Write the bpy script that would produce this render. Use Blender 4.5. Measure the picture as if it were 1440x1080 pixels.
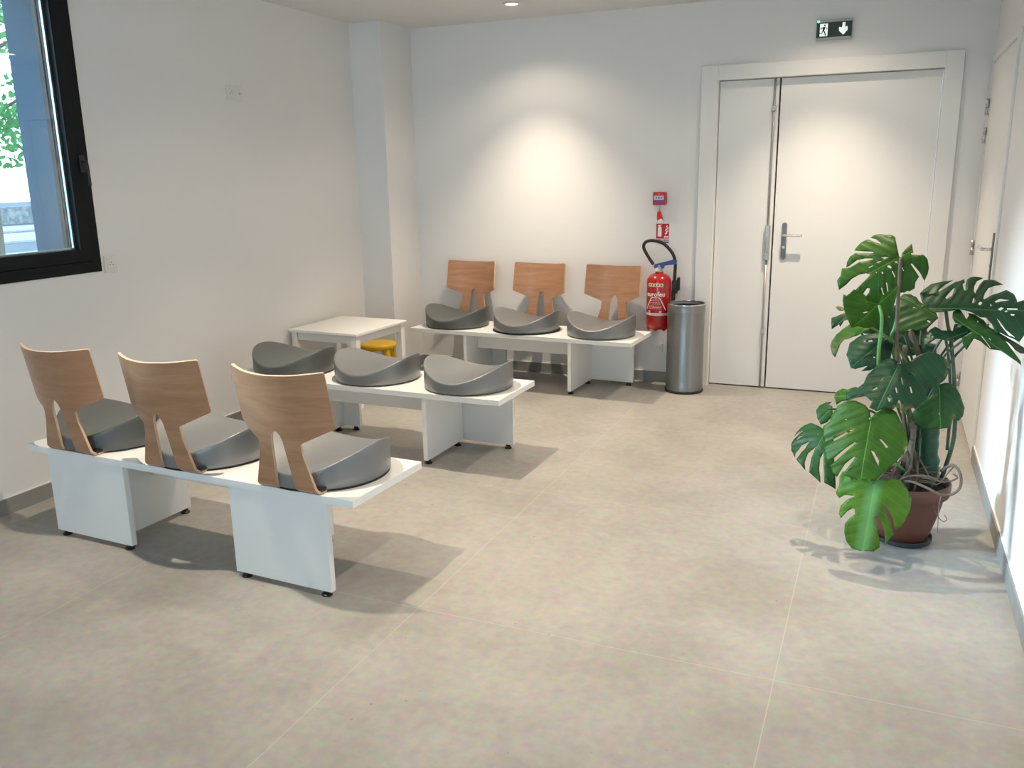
import bpy, bmesh, math, random
from mathutils import Vector, Matrix, geometry, noise
random.seed(7)
S = bpy.context.scene
for o in list(bpy.data.objects): bpy.data.objects.remove(o)
PI = math.pi

# ------------------------------------------------------------------ camera
CF, CYAW, CPITCH, CROLL = 1212.036, 0.40666, 0.2393, -0.01789
CLOC = Vector((0.68429, -5.9631, 1.47088))
def cam_axes():
    cy, sy, cp, sp = math.cos(CYAW), math.sin(CYAW), math.cos(CPITCH), math.sin(CPITCH)
    fwd = Vector((-sy*cp, cy*cp, -sp)); right = Vector((cy, sy, 0)); up = right.cross(fwd)
    cr, sr = math.cos(CROLL), math.sin(CROLL)
    return cr*right+sr*up, -sr*right+cr*up, fwd
cr_, cu_, cf_ = cam_axes()
cd = bpy.data.cameras.new('camera'); cam = bpy.data.objects.new('camera', cd); S.collection.objects.link(cam)
cd.sensor_fit = 'HORIZONTAL'; cd.sensor_width = 36.0; cd.lens = CF*36.0/1440.0; cd.clip_start = 0.05; cd.clip_end = 300
m = Matrix.Identity(4)
for i in range(3):
    m[i][0], m[i][1], m[i][2], m[i][3] = cr_[i], cu_[i], -cf_[i], CLOC[i]
cam.matrix_world = m
S.camera = cam

# ------------------------------------------------------------------ light and exposure
S.view_settings.view_transform = 'Standard'
S.view_settings.look = 'None'
S.view_settings.gamma = 1.0
S.view_settings.use_curve_mapping = False
S.view_settings.exposure = EXPOSURE = 0.08
SKY_STRENGTH = 4.6
SPOT_W = 158.0
SPOT_WIDE = 15.0
SPOT_COL = (1.0, 0.84, 0.64)
w = bpy.data.worlds.new('world'); S.world = w; w.use_nodes = True
nt = w.node_tree; bg = nt.nodes['Background']
geo = nt.nodes.new('ShaderNodeTexCoord'); sep = nt.nodes.new('ShaderNodeSeparateXYZ'); rmp = nt.nodes.new('ShaderNodeValToRGB')
nt.links.new(geo.outputs['Generated'], sep.inputs[0]); nt.links.new(sep.outputs['Z'], rmp.inputs[0])
rmp.color_ramp.elements[0].position = 0.0; rmp.color_ramp.elements[0].color = (1.0, 1.18, 1.36, 1)
e_ = rmp.color_ramp.elements.new(0.35); e_.color = (0.40, 0.52, 0.68, 1)
rmp.color_ramp.elements[2].position = 0.8; rmp.color_ramp.elements[2].color = (0.20, 0.31, 0.48, 1)
nt.links.new(rmp.outputs[0], bg.inputs['Color']); bg.inputs['Strength'].default_value = SKY_STRENGTH

# daylight: a broad bright part of the sky on the street side
sd = bpy.data.lights.new('daylight', 'SUN'); sd.energy = 6.5; sd.angle = math.radians(11); sd.color = (0.62, 0.80, 1.0)
so = bpy.data.objects.new('daylight', sd); S.collection.objects.link(so)
so.rotation_euler = Vector((1.0, 0.30, -0.32)).to_track_quat('-Z', 'Y').to_euler(); so.location = (-12, -5, 6)

# ------------------------------------------------------------------ dimensions
XL, XR, YF, H = -2.908, 1.193, -9.0, 2.52
LAMPS = [(x, y) for x in (-1.6, 0.30) for y in (-0.555, -2.18, -3.76)]

# ------------------------------------------------------------------ materials
def hexc(r, g, b):
    f = lambda v: ((v/255+0.055)/1.055)**2.4 if v/255 > 0.04045 else v/255/12.92
    return (f(r), f(g), f(b), 1)
def mat(name, col, rough=0.5, metal=0.0, bump=0.0, bscale=60.0, var=0.0, vscale=4.0, spec=0.5, coat=0.0):
    m = bpy.data.materials.new(name); m.use_nodes = True; n = m.node_tree.nodes; l = m.node_tree.links
    b = n['Principled BSDF']; b.inputs['Base Color'].default_value = (*col[:3], 1); b.inputs['Roughness'].default_value = rough
    b.inputs['Metallic'].default_value = metal; b.inputs['Specular IOR Level'].default_value = spec
    b.inputs['Coat Weight'].default_value = coat
    tc = n.new('ShaderNodeTexCoord')
    if var > 0:
        t = n.new('ShaderNodeTexNoise'); t.inputs['Scale'].default_value = vscale; t.inputs['Detail'].default_value = 6
        l.new(tc.outputs['Object'], t.inputs['Vector'])
        mr = n.new('ShaderNodeMapRange'); mr.inputs['From Min'].default_value = 0.3; mr.inputs['From Max'].default_value = 0.7
        mr.inputs['To Min'].default_value = 1-var; mr.inputs['To Max'].default_value = 1+var
        l.new(t.outputs['Fac'], mr.inputs['Value'])
        mx = n.new('ShaderNodeVectorMath'); mx.operation = 'SCALE'; mx.inputs[0].default_value = col[:3]
        l.new(mr.outputs[0], mx.inputs['Scale']); l.new(mx.outputs[0], b.inputs['Base Color'])
    if bump > 0:
        t = n.new('ShaderNodeTexNoise'); t.inputs['Scale'].default_value = bscale; t.inputs['Detail'].default_value = 5
        l.new(tc.outputs['Object'], t.inputs['Vector'])
        bp = n.new('ShaderNodeBump'); bp.inputs['Strength'].default_value = bump; bp.inputs['Distance'].default_value = 0.002
        l.new(t.outputs['Fac'], bp.inputs['Height']); l.new(bp.outputs[0], b.inputs['Normal'])
    return m
def emis(name, col, s):
    m = bpy.data.materials.new(name); m.use_nodes = True; n = m.node_tree.nodes
    b = n['Principled BSDF']; b.inputs['Base Color'].default_value = (*col[:3], 1)
    b.inputs['Emission Color'].default_value = (*col[:3], 1); b.inputs['Emission Strength'].default_value = s
    return m
M = {}
M['wall'] = mat('painted plaster', (0.80, 0.788, 0.782), 0.85, bump=0.12, bscale=90, spec=0.2)
M['ceiling'] = mat('ceiling paint', (0.72, 0.71, 0.70), 0.9, spec=0.15)
M['white_lam'] = mat('white laminate', (0.86, 0.86, 0.85), 0.38, bump=0.02, bscale=200, spec=0.4)
M['white_paint'] = mat('white lacquer', (0.80, 0.79, 0.775), 0.45, spec=0.35)
M['door'] = mat('white door skin', (0.80, 0.79, 0.78), 0.42, bump=0.03, bscale=40, spec=0.35)
M['gap'] = mat('gap shade black', (0.02, 0.018, 0.016), 0.8)  # black that stands in for the shade in the door gaps
M['skirt'] = mat('grey tile skirting', (0.27, 0.262, 0.25), 0.5, var=0.08, vscale=9, spec=0.35)
M['steel'] = mat('brushed steel', (0.55, 0.54, 0.53), 0.32, 1.0, bump=0.04, bscale=300)
M['bin'] = mat('brushed bin steel', (0.30, 0.30, 0.295), 0.38, 1.0, bump=0.05, bscale=240)
M['chrome'] = mat('polished steel', (0.75, 0.75, 0.75), 0.12, 1.0)
M['rodgrey'] = mat('satin grey metal', (0.45, 0.44, 0.42), 0.4, 0.7)
M['black'] = mat('black plastic', (0.012, 0.012, 0.012), 0.45)
M['blackmat'] = mat('black rubber', (0.02, 0.02, 0.02), 0.7)
M['vinyl'] = mat('grey vinyl', (0.155, 0.162, 0.170), 0.36, bump=0.2, bscale=420, spec=0.5); M['vinyl'].node_tree.nodes['Principled BSDF'].inputs['IOR'].default_value = 2.0
M['vinyl_dark'] = mat('dark grey vinyl', (0.105, 0.114, 0.112), 0.36, bump=0.2, bscale=420, spec=0.5)
M['frame'] = mat('anthracite window frame', (0.008, 0.010, 0.012), 0.5, spec=0.15)
M['reveal'] = mat('anthracite sheet metal', (0.045, 0.090, 0.135), 0.75, spec=0.12)
M['spacer'] = mat('aluminium spacer', (0.6, 0.65, 0.66), 0.3, 0.6)
M['yellow'] = mat('yellow plastic', (0.70, 0.42, 0.010), 0.38)
M['red'] = mat('glossy red enamel', (0.40, 0.010, 0.014), 0.25, coat=0.4)
M['redplastic'] = mat('red plastic', (0.48, 0.025, 0.05), 0.4)
M['redsign'] = mat('sign red', (0.50, 0.012, 0.03), 0.45)
M['redtag'] = mat('tag red', (0.75, 0.015, 0.01), 0.5)
M['white'] = mat('white print', (0.85, 0.85, 0.85), 0.5)
M['blue'] = mat('blue plastic', (0.03, 0.075, 0.30), 0.4)
M['purple'] = mat('violet print', (0.13, 0.08, 0.36), 0.5)
M['exitdark'] = mat('dark green sign face', (0.012, 0.035, 0.025), 0.4)
M['exitwhite'] = emis('lit sign white', (0.9, 0.97, 0.95), 0.55)
M['led'] = emis('green lamp', (0.05, 1.0, 0.45), 9.0)
M['lampface'] = emis('lamp lens', (1.0, 0.9, 0.74), 14.0)
M['terracotta'] = mat('terracotta plastic', (0.125, 0.042, 0.026), 0.5, var=0.06, vscale=12)
M['soil'] = mat('potting soil', (0.022, 0.015, 0.011), 0.95, bump=1.0, bscale=60, var=0.4, vscale=40)
M['saucer'] = mat('dark grey plastic', (0.028, 0.032, 0.038), 0.45)
M['root'] = mat('woody aerial root', (0.15, 0.115, 0.085), 0.8, bump=0.4, bscale=150, var=0.3, vscale=30)
M['brownstem'] = mat('brown petiole', (0.13, 0.085, 0.05), 0.6, var=0.25, vscale=30)
M['greenstem'] = mat('green petiole', (0.10, 0.24, 0.055), 0.45, var=0.15, vscale=20)
M['darkstem'] = mat('dark green stem', (0.035, 0.06, 0.03), 0.5, var=0.25, vscale=30)
M['pole'] = mat('mossy green pole', (0.020, 0.075, 0.038), 0.6, bump=0.6, bscale=50, var=0.3, vscale=20)
M['socket'] = mat('white socket plastic', (0.76, 0.74, 0.72), 0.4)
M['socketdark'] = mat('socket holes', (0.05, 0.05, 0.05), 0.6)
M['plate'] = mat('dark satin plate', (0.20, 0.19, 0.19), 0.45, 0.7)
M['brass'] = mat('brass fitting', (0.5, 0.42, 0.25), 0.3, 1.0)
M['trunk'] = mat('tree bark', (0.20, 0.17, 0.13), 0.9, bump=0.8, bscale=20, var=0.2)
M['pave'] = mat('pale paving', (0.55, 0.58, 0.58), 0.9, var=0.1, vscale=2)
M['asphalt'] = mat('asphalt', (0.16, 0.19, 0.21), 0.9, var=0.15, vscale=3)
M['stonewall'] = mat('rubble wall', (0.30, 0.33, 0.33), 0.9, bump=1, bscale=8, var=0.5, vscale=5)
M['facade'] = mat('facade render', (0.6, 0.6, 0.58), 0.9)

def floor_mat():
    m = bpy.data.materials.new('large beige stoneware tiles'); m.use_nodes = True; n = m.node_tree.nodes; l = m.node_tree.links
    b = n['Principled BSDF']; tc = n.new('ShaderNodeTexCoord'); sp = n.new('ShaderNodeSeparateXYZ'); l.new(tc.outputs['Object'], sp.inputs[0])
    def mth(op, a, bb=None, c=None):
        x = n.new('ShaderNodeMath'); x.operation = op
        for i, v in enumerate((a, bb, c)):
            if v is None: continue
            if isinstance(v, (int, float)): x.inputs[i].default_value = v
            else: l.new(v, x.inputs[i])
        return x.outputs[0]
    # joints of the 1.2 m tiles
    def line(co, off):
        t = mth('ADD', co, off); f = mth('FRACT', mth('DIVIDE', t, 1.2)); d = mth('ABSOLUTE', mth('SUBTRACT', f, 0.5))
        return mth('GREATER_THAN', d, 0.5-0.0016/1.2)
    j = mth('MAXIMUM', line(sp.outputs[0], 0.716+12), line(sp.outputs[1], 3.578+12))
    n1 = n.new('ShaderNodeTexNoise'); n1.inputs['Scale'].default_value = 1.7; n1.inputs['Detail'].default_value = 9; n1.inputs['Roughness'].default_value = 0.62
    n2 = n.new('ShaderNodeTexNoise'); n2.inputs['Scale'].default_value = 28; n2.inputs['Detail'].default_value = 6
    vo = n.new('ShaderNodeTexVoronoi'); vo.inputs['Scale'].default_value = 9.0
    vr = n.new('ShaderNodeTexVoronoi'); vr.inputs['Scale'].default_value = 26.0
    for t in (n1, n2, vo, vr): l.new(tc.outputs['Object'], t.inputs['Vector'])
    r1 = n.new('ShaderNodeValToRGB'); r1.color_ramp.elements[0].position = 0.33; r1.color_ramp.elements[0].color = (0.290, 0.272, 0.246, 1)
    r1.color_ramp.elements[1].position = 0.68; r1.color_ramp.elements[1].color = (0.390, 0.370, 0.340, 1)
    l.new(n1.outputs['Fac'], r1.inputs[0])
    mx = n.new('ShaderNodeMix'); mx.data_type = 'RGBA'; mx.blend_type = 'OVERLAY'; mx.inputs[0].default_value = 0.28
    l.new(r1.outputs[0], mx.inputs[6]); l.new(n2.outputs['Color'], mx.inputs[7])
    hs = n.new('ShaderNodeHueSaturation'); hs.inputs['Saturation'].default_value = 0.8; l.new(mx.outputs[2], hs.inputs['Color'])
    # sparse dark specks
    spk = mth('MULTIPLY', mth('LESS_THAN', vo.outputs['Distance'], 0.045), mth('GREATER_THAN', mth('FRACT', mth('MULTIPLY', sp.outputs[0], 0.0), None), -1))
    sc = n.new('ShaderNodeSeparateColor'); l.new(vo.outputs['Color'], sc.inputs[0])
    spk = mth('MULTIPLY', spk, mth('GREATER_THAN', sc.outputs[0], 0.60))
    sc2 = n.new('ShaderNodeSeparateColor'); l.new(vr.outputs['Color'], sc2.inputs[0])
    spk2 = mth('MULTIPLY', mth('LESS_THAN', vr.outputs['Distance'], 0.07), mth('GREATER_THAN', sc2.outputs[0], 0.85))
    sk = mth('MULTIPLY', mth('MAXIMUM', spk, spk2), 0.45)
    m2 = n.new('ShaderNodeMix'); m2.data_type = 'RGBA'; l.new(sk, m2.inputs[0]); l.new(hs.outputs[0], m2.inputs[6]); m2.inputs[7].default_value = (0.13, 0.125, 0.12, 1)
    m3 = n.new('ShaderNodeMix'); m3.data_type = 'RGBA'; l.new(mth('MULTIPLY', j, 0.5), m3.inputs[0]); l.new(m2.outputs[2], m3.inputs[6]); m3.inputs[7].default_value = (0.50, 0.48, 0.44, 1)
    l.new(m3.outputs[2], b.inputs['Base Color'])
    rr = n.new('ShaderNodeMapRange'); rr.inputs['To Min'].default_value = 0.42; rr.inputs['To Max'].default_value = 0.56; l.new(n1.outputs['Fac'], rr.inputs['Value'])
    l.new(rr.outputs[0], b.inputs['Roughness']); b.inputs['Specular IOR Level'].default_value = 0.4
    bp = n.new('ShaderNodeBump'); bp.inputs['Strength'].default_value = 0.08; bp.inputs['Distance'].default_value = 0.002
    l.new(n2.outputs['Fac'], bp.inputs['Height']); l.new(bp.outputs[0], b.inputs['Normal'])
    return m
M['floor'] = floor_mat()

def wood_mat():
    m = bpy.data.materials.new('beech veneer'); m.use_nodes = True; n = m.node_tree.nodes; l = m.node_tree.links
    b = n['Principled BSDF']; tc = n.new('ShaderNodeTexCoord'); oi = n.new('ShaderNodeObjectInfo')
    mp = n.new('ShaderNodeMapping'); mp.inputs['Scale'].default_value = (1.2, 1.2, 9.0)
    ad = n.new('ShaderNodeVectorMath'); ad.operation = 'ADD'
    sc = n.new('ShaderNodeVectorMath'); sc.operation = 'SCALE'; sc.inputs[0].default_value = (7, 3, 5); l.new(oi.outputs['Random'], sc.inputs['Scale'])
    l.new(tc.outputs['Object'], ad.inputs[0]); l.new(sc.outputs[0], ad.inputs[1]); l.new(ad.outputs[0], mp.inputs['Vector'])
    wv = n.new('ShaderNodeTexNoise'); wv.inputs['Scale'].default_value = 2.2; wv.inputs['Detail'].default_value = 3; wv.inputs['Distortion'].default_value = 1.2
    fn = n.new('ShaderNodeTexNoise'); fn.inputs['Scale'].default_value = 14; fn.inputs['Detail'].default_value = 8; fn.inputs['Roughness'].default_value = 0.7
    l.new(mp.outputs[0], wv.inputs['Vector']); l.new(mp.outputs[0], fn.inputs['Vector'])
    r = n.new('ShaderNodeValToRGB'); e = r.color_ramp.elements
    e[0].position = 0.30; e[0].color = (0.36, 0.175, 0.088, 1); e[1].position = 0.72; e[1].color = (0.47, 0.25, 0.140, 1)
    l.new(wv.outputs['Fac'], r.inputs[0])
    mx = n.new('ShaderNodeMix'); mx.data_type = 'RGBA'; mx.blend_type = 'OVERLAY'; mx.inputs[0].default_value = 0.2
    l.new(r.outputs[0], mx.inputs[6]); l.new(fn.outputs['Fac'], mx.inputs[7]); l.new(mx.outputs[2], b.inputs['Base Color'])
    b.inputs['Roughness'].default_value = 0.33; b.inputs['Specular IOR Level'].default_value = 0.55
    return m
M['wood'] = wood_mat()
M['woodedge'] = mat('pale plywood edge', (0.62, 0.44, 0.30), 0.5)

def glass_mat():
    m = bpy.data.materials.new('window glass'); m.use_nodes = True; n = m.node_tree.nodes; l = m.node_tree.links
    for x in list(n): n.remove(x)
    out = n.new('ShaderNodeOutputMaterial'); t = n.new('ShaderNodeBsdfTransparent'); g = n.new('ShaderNodeBsdfGlossy'); mx = n.new('ShaderNodeMixShader'); f = n.new('ShaderNodeFresnel')
    t.inputs['Color'].default_value = (0.90, 0.97, 0.97, 1); g.inputs['Roughness'].default_value = 0.0; f.inputs['IOR'].default_value = 1.5
    l.new(f.outputs[0], mx.inputs[0]); l.new(t.outputs[0], mx.inputs[1]); l.new(g.outputs[0], mx.inputs[2]); l.new(mx.outputs[0], out.inputs[0])
    return m
M['glass'] = glass_mat()

def leaf_mat(name, base, vein, trans, edge=0.2, varieg=0.0):
    m = bpy.data.materials.new(name); m.use_nodes = True; n = m.node_tree.nodes; l = m.node_tree.links
    b = n['Principled BSDF']; out = n['Material Output']; uv = n.new('ShaderNodeUVMap'); uv.uv_map = 'uv'
    sp = n.new('ShaderNodeSeparateXYZ'); l.new(uv.outputs[0], sp.inputs[0])
    def mth(op, a, bb=None):
        x = n.new('ShaderNodeMath'); x.operation = op
        for i, v in enumerate((a, bb)):
            if v is None: continue
            if isinstance(v, (int, float)): x.inputs[i].default_value = v
            else: l.new(v, x.inputs[i])
        return x.outputs[0]
    ax = mth('ABSOLUTE', sp.outputs[1])
    mid = mth('LESS_THAN', ax, 0.0016)
    t = mth('SUBTRACT', sp.outputs[0], mth('MULTIPLY', ax, 0.55))
    fr = mth('ABSOLUTE', mth('SUBTRACT', mth('FRACT', mth('MULTIPLY', t, 30.0)), 0.5))
    lat = mth('MULTIPLY', mth("LESS_THAN", fr, 0.03), 0.28)
    v = mth('MAXIMUM', mid, lat)
    tc = n.new('ShaderNodeTexCoord'); ns = n.new('ShaderNodeTexNoise'); ns.inputs['Scale'].default_value = 9; ns.inputs['Detail'].default_value = 3
    l.new(tc.outputs['Object'], ns.inputs['Vector'])
    mr = n.new('ShaderNodeMapRange'); mr.inputs['From Min'].default_value = 0.3; mr.inputs['From Max'].default_value = 0.7; mr.inputs['To Min'].default_value = 0.72; mr.inputs['To Max'].default_value = 1.3
    l.new(ns.outputs['Fac'], mr.inputs['Value'])
    vs = n.new('ShaderNodeVectorMath'); vs.operation = 'SCALE'; vs.inputs[0].default_value = base; l.new(mr.outputs[0], vs.inputs['Scale'])
    col = vs.outputs[0]
    def mix(fac, c1, c2):
        mx = n.new('ShaderNodeMix'); mx.data_type = 'RGBA'; l.new(fac, mx.inputs[0]); l.new(c1, mx.inputs[6]); mx.inputs[7].default_value = (*c2, 1); return mx.outputs[2]
    if varieg > 0:
        w = mth('MULTIPLY', mth('SUBTRACT', 1.0, mth('MULTIPLY', mth('MINIMUM', mth('DIVIDE', ax, 0.035), 1.0), 1.0)), varieg)
        col = mix(w, col, (0.20, 0.46, 0.20))
    col = mix(mth('MULTIPLY', v, 0.8), col, vein)
    # a few browned patches at the margins
    n2 = n.new('ShaderNodeTexNoise'); n2.inputs['Scale'].default_value = 7.0; n2.inputs['Detail'].default_value = 2; l.new(tc.outputs['Object'], n2.inputs['Vector'])
    at = n.new('ShaderNodeAttribute'); at.attribute_name = 'rim'
    br = mth('MULTIPLY', mth('GREATER_THAN', n2.outputs["Fac"], 0.60), at.outputs['Fac'])
    col = mix(mth('MULTIPLY', br, edge*2), col, (0.34, 0.22, 0.06))
    l.new(col, b.inputs['Base Color']); b.inputs['Roughness'].default_value = 0.46; b.inputs['Specular IOR Level'].default_value = 0.32
    tr = n.new('ShaderNodeBsdfTranslucent'); bc = n.new('ShaderNodeVectorMath'); bc.operation = 'MULTIPLY'; bc.inputs[1].default_value = (1.6, 1.5, 0.7)
    l.new(col, bc.inputs[0]); l.new(bc.outputs[0], tr.inputs['Color'])
    ms = n.new('ShaderNodeMixShader'); ms.inputs[0].default_value = trans
    l.new(b.outputs[0], ms.inputs[1]); l.new(tr.outputs[0], ms.inputs[2]); l.new(ms.outputs[0], out.inputs['Surface'])
    bp = n.new('ShaderNodeBump'); bp.inputs['Strength'].default_value = 0.35; bp.inputs['Distance'].default_value = 0.002; l.new(v, bp.inputs['Height']); l.new(bp.outputs[0], b.inputs['Normal'])
    return m
LM = [leaf_mat('dark leaf', (0.011, 0.047, 0.016), (0.05, 0.17, 0.06), 0.20),
      leaf_mat('mid green leaf', (0.018, 0.068, 0.011), (0.07, 0.22, 0.05), 0.28),
      leaf_mat('bright green leaf', (0.042, 0.118, 0.008), (0.13, 0.32, 0.06), 0.35),
      leaf_mat('browning leaf', (0.050, 0.070, 0.025), (0.1, 0.12, 0.04), 0.2),
      leaf_mat('pale green leaf', (0.085, 0.195, 0.014), (0.22, 0.45, 0.12), 0.35, varieg=0.75)]

# ------------------------------------------------------------------ helpers
COL = S.collection
def link(name, bm, m, parent=None, smooth=False, mats=None):
    me = bpy.data.meshes.new(name); bm.normal_update(); bm.to_mesh(me); bm.free()
    for x in (mats or [m]): me.materials.append(x)
    if smooth:
        for p in me.polygons: p.use_smooth = True
    o = bpy.data.objects.new(name, me); COL.objects.link(o)
    if parent: o.parent = parent
    return o
def smooth_angle(o, deg=35):
    me = o.data
    for p in me.polygons: p.use_smooth = True
    bm = bmesh.new(); bm.from_mesh(me)
    for e in bm.edges:
        if len(e.link_faces) == 2 and e.calc_face_angle(0) > math.radians(deg): e.smooth = False
    bm.to_mesh(me); bm.free()
def empty(name, loc=(0, 0, 0), rz=0.0, parent=None):
    o = bpy.data.objects.new(name, None); COL.objects.link(o); o.location = loc; o.rotation_euler = (0, 0, rz); o.empty_display_size = 0.1
    if parent: o.parent = parent
    return o
def tag(o, label=None, cat=None, group=None, kind=None):
    if label: o['label'] = label
    if cat: o['category'] = cat
    if group: o['group'] = group
    if kind: o['kind'] = kind
    return o
def box(bm, x0, x1, y0, y1, z0, z1, bev=0.0, mi=0, mtx=None):
    t = bmesh.new(); bmesh.ops.create_cube(t, size=1.0)
    for v in t.verts: v.co = Vector(((x0+x1)/2+v.co.x*(x1-x0), (y0+y1)/2+v.co.y*(y1-y0), (z0+z1)/2+v.co.z*(z1-z0)))
    if bev > 0: bmesh.ops.bevel(t, geom=t.edges[:], offset=bev, segments=2, affect='EDGES', profile=0.5)
    for f in t.faces: f.material_index = mi
    if mtx: bmesh.ops.transform(t, matrix=mtx, verts=t.verts)
    me = bpy.data.meshes.new('t'); t.to_mesh(me); t.free(); bm.from_mesh(me); bpy.data.meshes.remove(me)
def B(*a, **k):
    bm = bmesh.new(); box(bm, *a, **k); return bm
def lathe(bm, prof, seg=48, mi=0, c=(0, 0, 0), close=True):
    rings = []
    for r, z in prof:
        if r < 1e-6: rings.append([bm.verts.new((c[0], c[1], c[2]+z))])
        else: rings.append([bm.verts.new((c[0]+r*math.cos(2*PI*i/seg), c[1]+r*math.sin(2*PI*i/seg), c[2]+z)) for i in range(seg)])
    for a, b in zip(rings, rings[1:]):
        for i in range(seg):
            j = (i+1) % seg
            if len(a) == 1 and len(b) == 1: continue
            if len(a) == 1: f = bm.faces.new((a[0], b[j], b[i]))
            elif len(b) == 1: f = bm.faces.new((a[i], a[j], b[0]))
            else: f = bm.faces.new((a[i], a[j], b[j], b[i]))
            f.material_index = mi
    bmesh.ops.recalc_face_normals(bm, faces=bm.faces)
    return bm
def smoothpath(pts, sub=6):
    P = [Vector(p) for p in pts]; out = []
    for i in range(len(P)-1):
        p0 = P[max(i-1, 0)]; p1 = P[i]; p2 = P[i+1]; p3 = P[min(i+2, len(P)-1)]
        for k in range(sub):
            t = k/sub
            out.append(0.5*((2*p1)+(-p0+p2)*t+(2*p0-5*p1+4*p2-p3)*t*t+(-p0+3*p1-3*p2+p3)*t**3))
    out.append(P[-1]); return out
def tube(bm, pts, r, seg=10, mi=0, r2=None, smooth=True, wob=0.0):
    P = smoothpath(pts) if smooth else [Vector(p) for p in pts]
    n = len(P); prev = None; rings = []
    for i, p in enumerate(P):
        d = (P[min(i+1, n-1)]-P[max(i-1, 0)]).normalized()
        if prev is None: a = d.orthogonal().normalized()
        else: a = (prev-d*prev.dot(d)).normalized()
        prev = a; b = d.cross(a); rr = r+(0 if r2 is None else (r2-r)*i/(n-1))
        if wob: rr *= 1+wob*noise.noise(p*40)
        rings.append([bm.verts.new(p+a*rr*math.cos(2*PI*k/seg)+b*rr*math.sin(2*PI*k/seg)) for k in range(seg)])
    for a, b in zip(rings, rings[1:]):
        for k in range(seg):
            f = bm.faces.new((a[k], a[(k+1) % seg], b[(k+1) % seg], b[k])); f.material_index = mi; f.smooth = True
    for rg, fl in ((rings[0], True), (rings[-1], False)):
        f = bm.faces.new(rg[::-1] if fl else rg); f.material_index = mi
def inpoly(p, poly):
    x, y = p; c = False; n = len(poly); j = n-1
    for i in range(n):
        xi, yi = poly[i]; xj, yj = poly[j]
        if (yi > y) != (yj > y) and x < (xj-xi)*(y-yi)/(yj-yi)+xi: c = not c
        j = i
    return c
def cdt(outline, holes, step):
    vs = []; fs = []
    def add(poly):
        pts = []
        for i in range(len(poly)):
            a = Vector(poly[i]); b = Vector(poly[(i+1) % len(poly)]); k = max(1, int((b-a).length/step))
            for q in range(k): pts.append(a+(b-a)*q/k)
        base = len(vs); vs.extend(pts); fs.append(list(range(base, base+len(pts))))
    add(outline)
    for h in holes: add(h)
    nb = len(vs); sg = [(vs[f[i]], vs[f[(i+1) % len(f)]]) for f in fs for i in range(len(f))]
    def clear(p):
        for s, e in sg:
            d = e-s
            if (p-s-d*max(0, min(1, (p-s).dot(d)/max(d.length_squared, 1e-12)))).length < step*0.4: return False
        return True
    x0 = min(p[0] for p in outline); x1 = max(p[0] for p in outline); y0 = min(p[1] for p in outline); y1 = max(p[1] for p in outline)
    for i in range(int((x1-x0)/step)+1):
        for j in range(int((y1-y0)/step)+1):
            p = (x0+(i+0.5*(j % 2))*step+0.0007, y0+j*step+0.0003)
            if inpoly(p, outline) and not any(inpoly(p, h) for h in holes) and clear(Vector(p)): vs.append(Vector(p))
    r = geometry.delaunay_2d_cdt(vs, [], fs, 0, 1e-6)
    V, F = r[0], r[2]
    out = []
    for f in F:
        c = (sum(V[i].x for i in f)/len(f), sum(V[i].y for i in f)/len(f))
        if inpoly(c, outline) and not any(inpoly(c, h) for h in holes): out.append(list(f))
    return V, out
def flat(outline, z=0.0, th=0.001, holes=(), step=9.0, mi=0, bm=None):
    """extruded outline in the local XZ plane, front towards -Y"""
    bm = bm or bmesh.new(); V, F = cdt(outline, holes, step)
    a = [bm.verts.new((v.x, z, v.y)) for v in V]; b = [bm.verts.new((v.x, z+th, v.y)) for v in V]
    for f in F:
        for ring, rev in ((a, False), (b, True)):
            q = [ring[i] for i in f]
            if rev: q = q[::-1]
            bm.faces.new(q).material_index = mi
    cnt = {}
    for f in F:
        for i in range(len(f)):
            e = (f[i], f[(i+1) % len(f)]); cnt[e] = 1
    for (i, j) in cnt:
        if (j, i) not in cnt: bm.faces.new((a[j], a[i], b[i], b[j])).material_index = mi
    bmesh.ops.recalc_face_normals(bm, faces=bm.faces); return bm
def text_bm(s, size, ext=0.0004, bold=0.0):
    cu = bpy.data.curves.new('t', 'FONT'); cu.body = s; cu.size = size; cu.align_x = 'CENTER'; cu.align_y = 'CENTER'; cu.extrude = ext; cu.offset = bold
    o = bpy.data.objects.new('t', cu); COL.objects.link(o); bpy.context.view_layer.update()
    me = bpy.data.meshes.new_from_object(o.evaluated_get(bpy.context.evaluated_depsgraph_get()))
    bm = bmesh.new(); bm.from_mesh(me); bpy.data.objects.remove(o); bpy.data.curves.remove(cu); bpy.data.meshes.remove(me)
    for v in bm.verts: v.co = Vector((v.co.x, -v.co.z, v.co.y))     # faces -Y
    return bm
def copy_tree(o, parent=None):
    c = o.copy(); COL.objects.link(c); c.parent = parent
    for ch in list(o.children): copy_tree(ch, c)
    return c
def disc_poly(cx, cy, r, n=16, ry=None): return [(cx+r*math.cos(2*PI*i/n), cy+(ry or r)*math.sin(2*PI*i/n)) for i in range(n)]

# ================================================================== THE ROOM
def struct(name, bm, m, parent=None, **k):
    o = link(name, bm, m, parent, **k)
    if not parent: o['kind'] = 'structure'
    return o
FX1 = 3.0
struct('floor', B(XL-0.3, XR+0.2, YF-0.3, 0.2, -0.1, 0.0), M['floor'])
# ceiling with round cut-outs left closed: the lamps are surface rings
struct('ceiling', B(XL-0.3, XR+0.2, YF-0.3, 0.2, H, H+0.1), M['ceiling'])

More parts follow.
